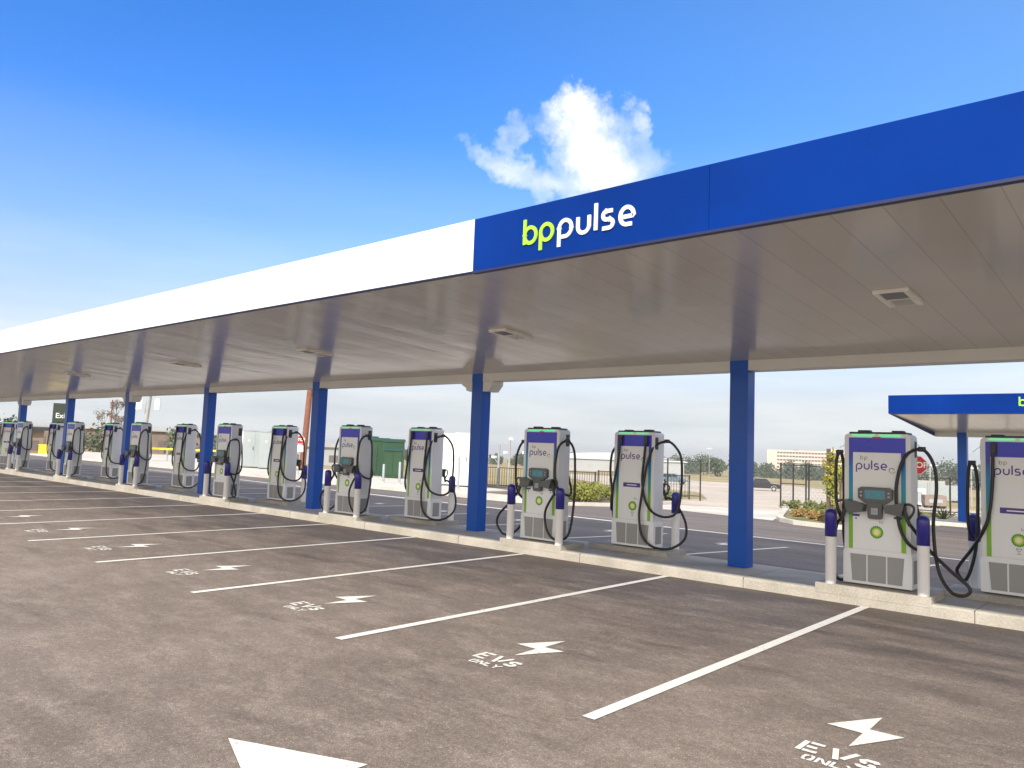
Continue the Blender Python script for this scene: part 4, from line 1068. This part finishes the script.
# bright haze added to the unseen sunward sky to lift and neutralise the shade
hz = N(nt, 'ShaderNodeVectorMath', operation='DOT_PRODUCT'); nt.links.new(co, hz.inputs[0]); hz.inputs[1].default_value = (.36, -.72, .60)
back_fill_ramp = ramp(nt, hz.outputs['Value'], [(-.12, (0, 0, 0)), (.5, (1, 1, 1))])
c1 = mix(nt, math_(nt, 'MULTIPLY', back_fill_ramp.outputs[0], .9), c1, (6.7, 6.15, 5.4))
# cumulus: sum of blobs in the tangent plane of its direction, broken by noise
Cd = Vector((-0.56139274, 0.73627208, 0.37781161)); Cr = Fv.cross(Vector((0, 0, 1))); Cr = (Cr - Cd * Cr.dot(Cd)).normalized(); Cu = Cr.cross(Cd)
nz = noise(nt, co, 9, 9, .6); nz2 = noise(nt, co, 26, 6, .6)
def dot(v):
    d = N(nt, 'ShaderNodeVectorMath', operation='DOT_PRODUCT'); nt.links.new(co, d.inputs[0]); d.inputs[1].default_value = v; return d.outputs['Value']
dd = dot(Cd)
wp = noise(nt, co, 11, 9, .68)
wv = N(nt, 'ShaderNodeVectorMath', operation='SUBTRACT'); nt.links.new(wp.outputs['Color'], wv.inputs[0]); wv.inputs[1].default_value = (.5, .5, .5)
ws = N(nt, 'ShaderNodeVectorMath', operation='SCALE'); nt.links.new(wv.outputs[0], ws.inputs[0]); ws.inputs['Scale'].default_value = .13
wa = N(nt, 'ShaderNodeVectorMath', operation='ADD'); nt.links.new(co, wa.inputs[0]); nt.links.new(ws.outputs[0], wa.inputs[1]); co_keep = co; co = wa.outputs[0]
dr, du = dot(Cr), dot(Cu)
co = co_keep
tot = None
PX = 1 / 770. * 1.0
def blob(px, py, sx, sy, amp, ang=0):
    # offsets in pixels-at-focal-length units i.e. plain angles
    global tot
    ux, uy = px / 860., -py / 860.
    a = math_(nt, 'SUBTRACT', dr, ux); b_ = math_(nt, 'SUBTRACT', du, uy)
    ca, sa = math.cos(R(ang)), math.sin(R(ang))
    p = math_(nt, 'ADD', math_(nt, 'MULTIPLY', a, ca), math_(nt, 'MULTIPLY', b_, sa)); q = math_(nt, 'SUBTRACT', math_(nt, 'MULTIPLY', b_, ca), math_(nt, 'MULTIPLY', a, sa))
    p = math_(nt, 'DIVIDE', p, sx / 860.); q = math_(nt, 'DIVIDE', q, sy / 860.)
    r2 = math_(nt, 'ADD', math_(nt, 'MULTIPLY', p, p), math_(nt, 'MULTIPLY', q, q))
    g = math_(nt, 'MULTIPLY', math_(nt, 'EXPONENT', math_(nt, 'MULTIPLY', r2, -1.0)), amp)
    tot = g if tot is None else math_(nt, 'ADD', tot, g)
for a in [(12, 8, 34, 42, 1.0, 25), (-14, -32, 22, 15, .55, 0), (20, -32, 24, 15, .5, 0), (46, 28, 40, 38, .8, 0), (-64, -20, 14, 24, .5, -20), (-80, 22, 42, 15, .55, -32), (-38, 42, 36, 16, .35, -30), (70, -34, 11, 24, .5, 28), (86, 4, 16, 38, .3, 32)]: blob(*a)
amp = math_(nt, 'ADD', tot, math_(nt, 'MULTIPLY', math_(nt, 'SUBTRACT', nz.outputs['Fac'], .5), .9))
amp = math_(nt, 'ADD', amp, math_(nt, 'MULTIPLY', math_(nt, 'SUBTRACT', nz2.outputs['Fac'], .5), .7))
amp = math_(nt, 'MULTIPLY', amp, ramp(nt, tot, [(.05, (0, 0, 0)), (.3, (1, 1, 1))]).outputs[0])
front = math_(nt, 'GREATER_THAN', dd, .3)
cm = ramp(nt, amp, [(.08, (0, 0, 0)), (.5, (.42, .42, .42)), (1.2, (1, 1, 1))])
cf = math_(nt, 'MULTIPLY', cm.outputs[0], math_(nt, 'MULTIPLY', front, .93))
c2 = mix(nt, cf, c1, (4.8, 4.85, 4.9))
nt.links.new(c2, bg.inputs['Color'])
hz_ = MB(); hz_.box(-3050, 1550, -350, 3050, -60, 17, 'ground'); ho_ = hz_.build('haze', kind='stuff')
hm = bpy.data.materials.new('haze_air'); hm.use_nodes = True; hn = hm.node_tree
hn.nodes.remove(hn.nodes['Principled BSDF']); pv = hn.nodes.new('ShaderNodeVolumePrincipled')
pv.inputs['Color'].default_value = (.97, .96, .93, 1); pv.inputs['Density'].default_value = .0005; pv.inputs['Anisotropy'].default_value = .2
hn.links.new(pv.outputs[0], hn.nodes['Material Output'].inputs['Volume'])
ho_.data.materials.clear(); ho_.data.materials.append(hm)
SC.view_settings.view_transform = 'Standard'; SC.view_settings.look = 'None'; SC.view_settings.gamma = 1; SC.view_settings.exposure = .8
SC.cycles.max_bounces = 6
SC.cycles.sample_clamp_indirect = 8
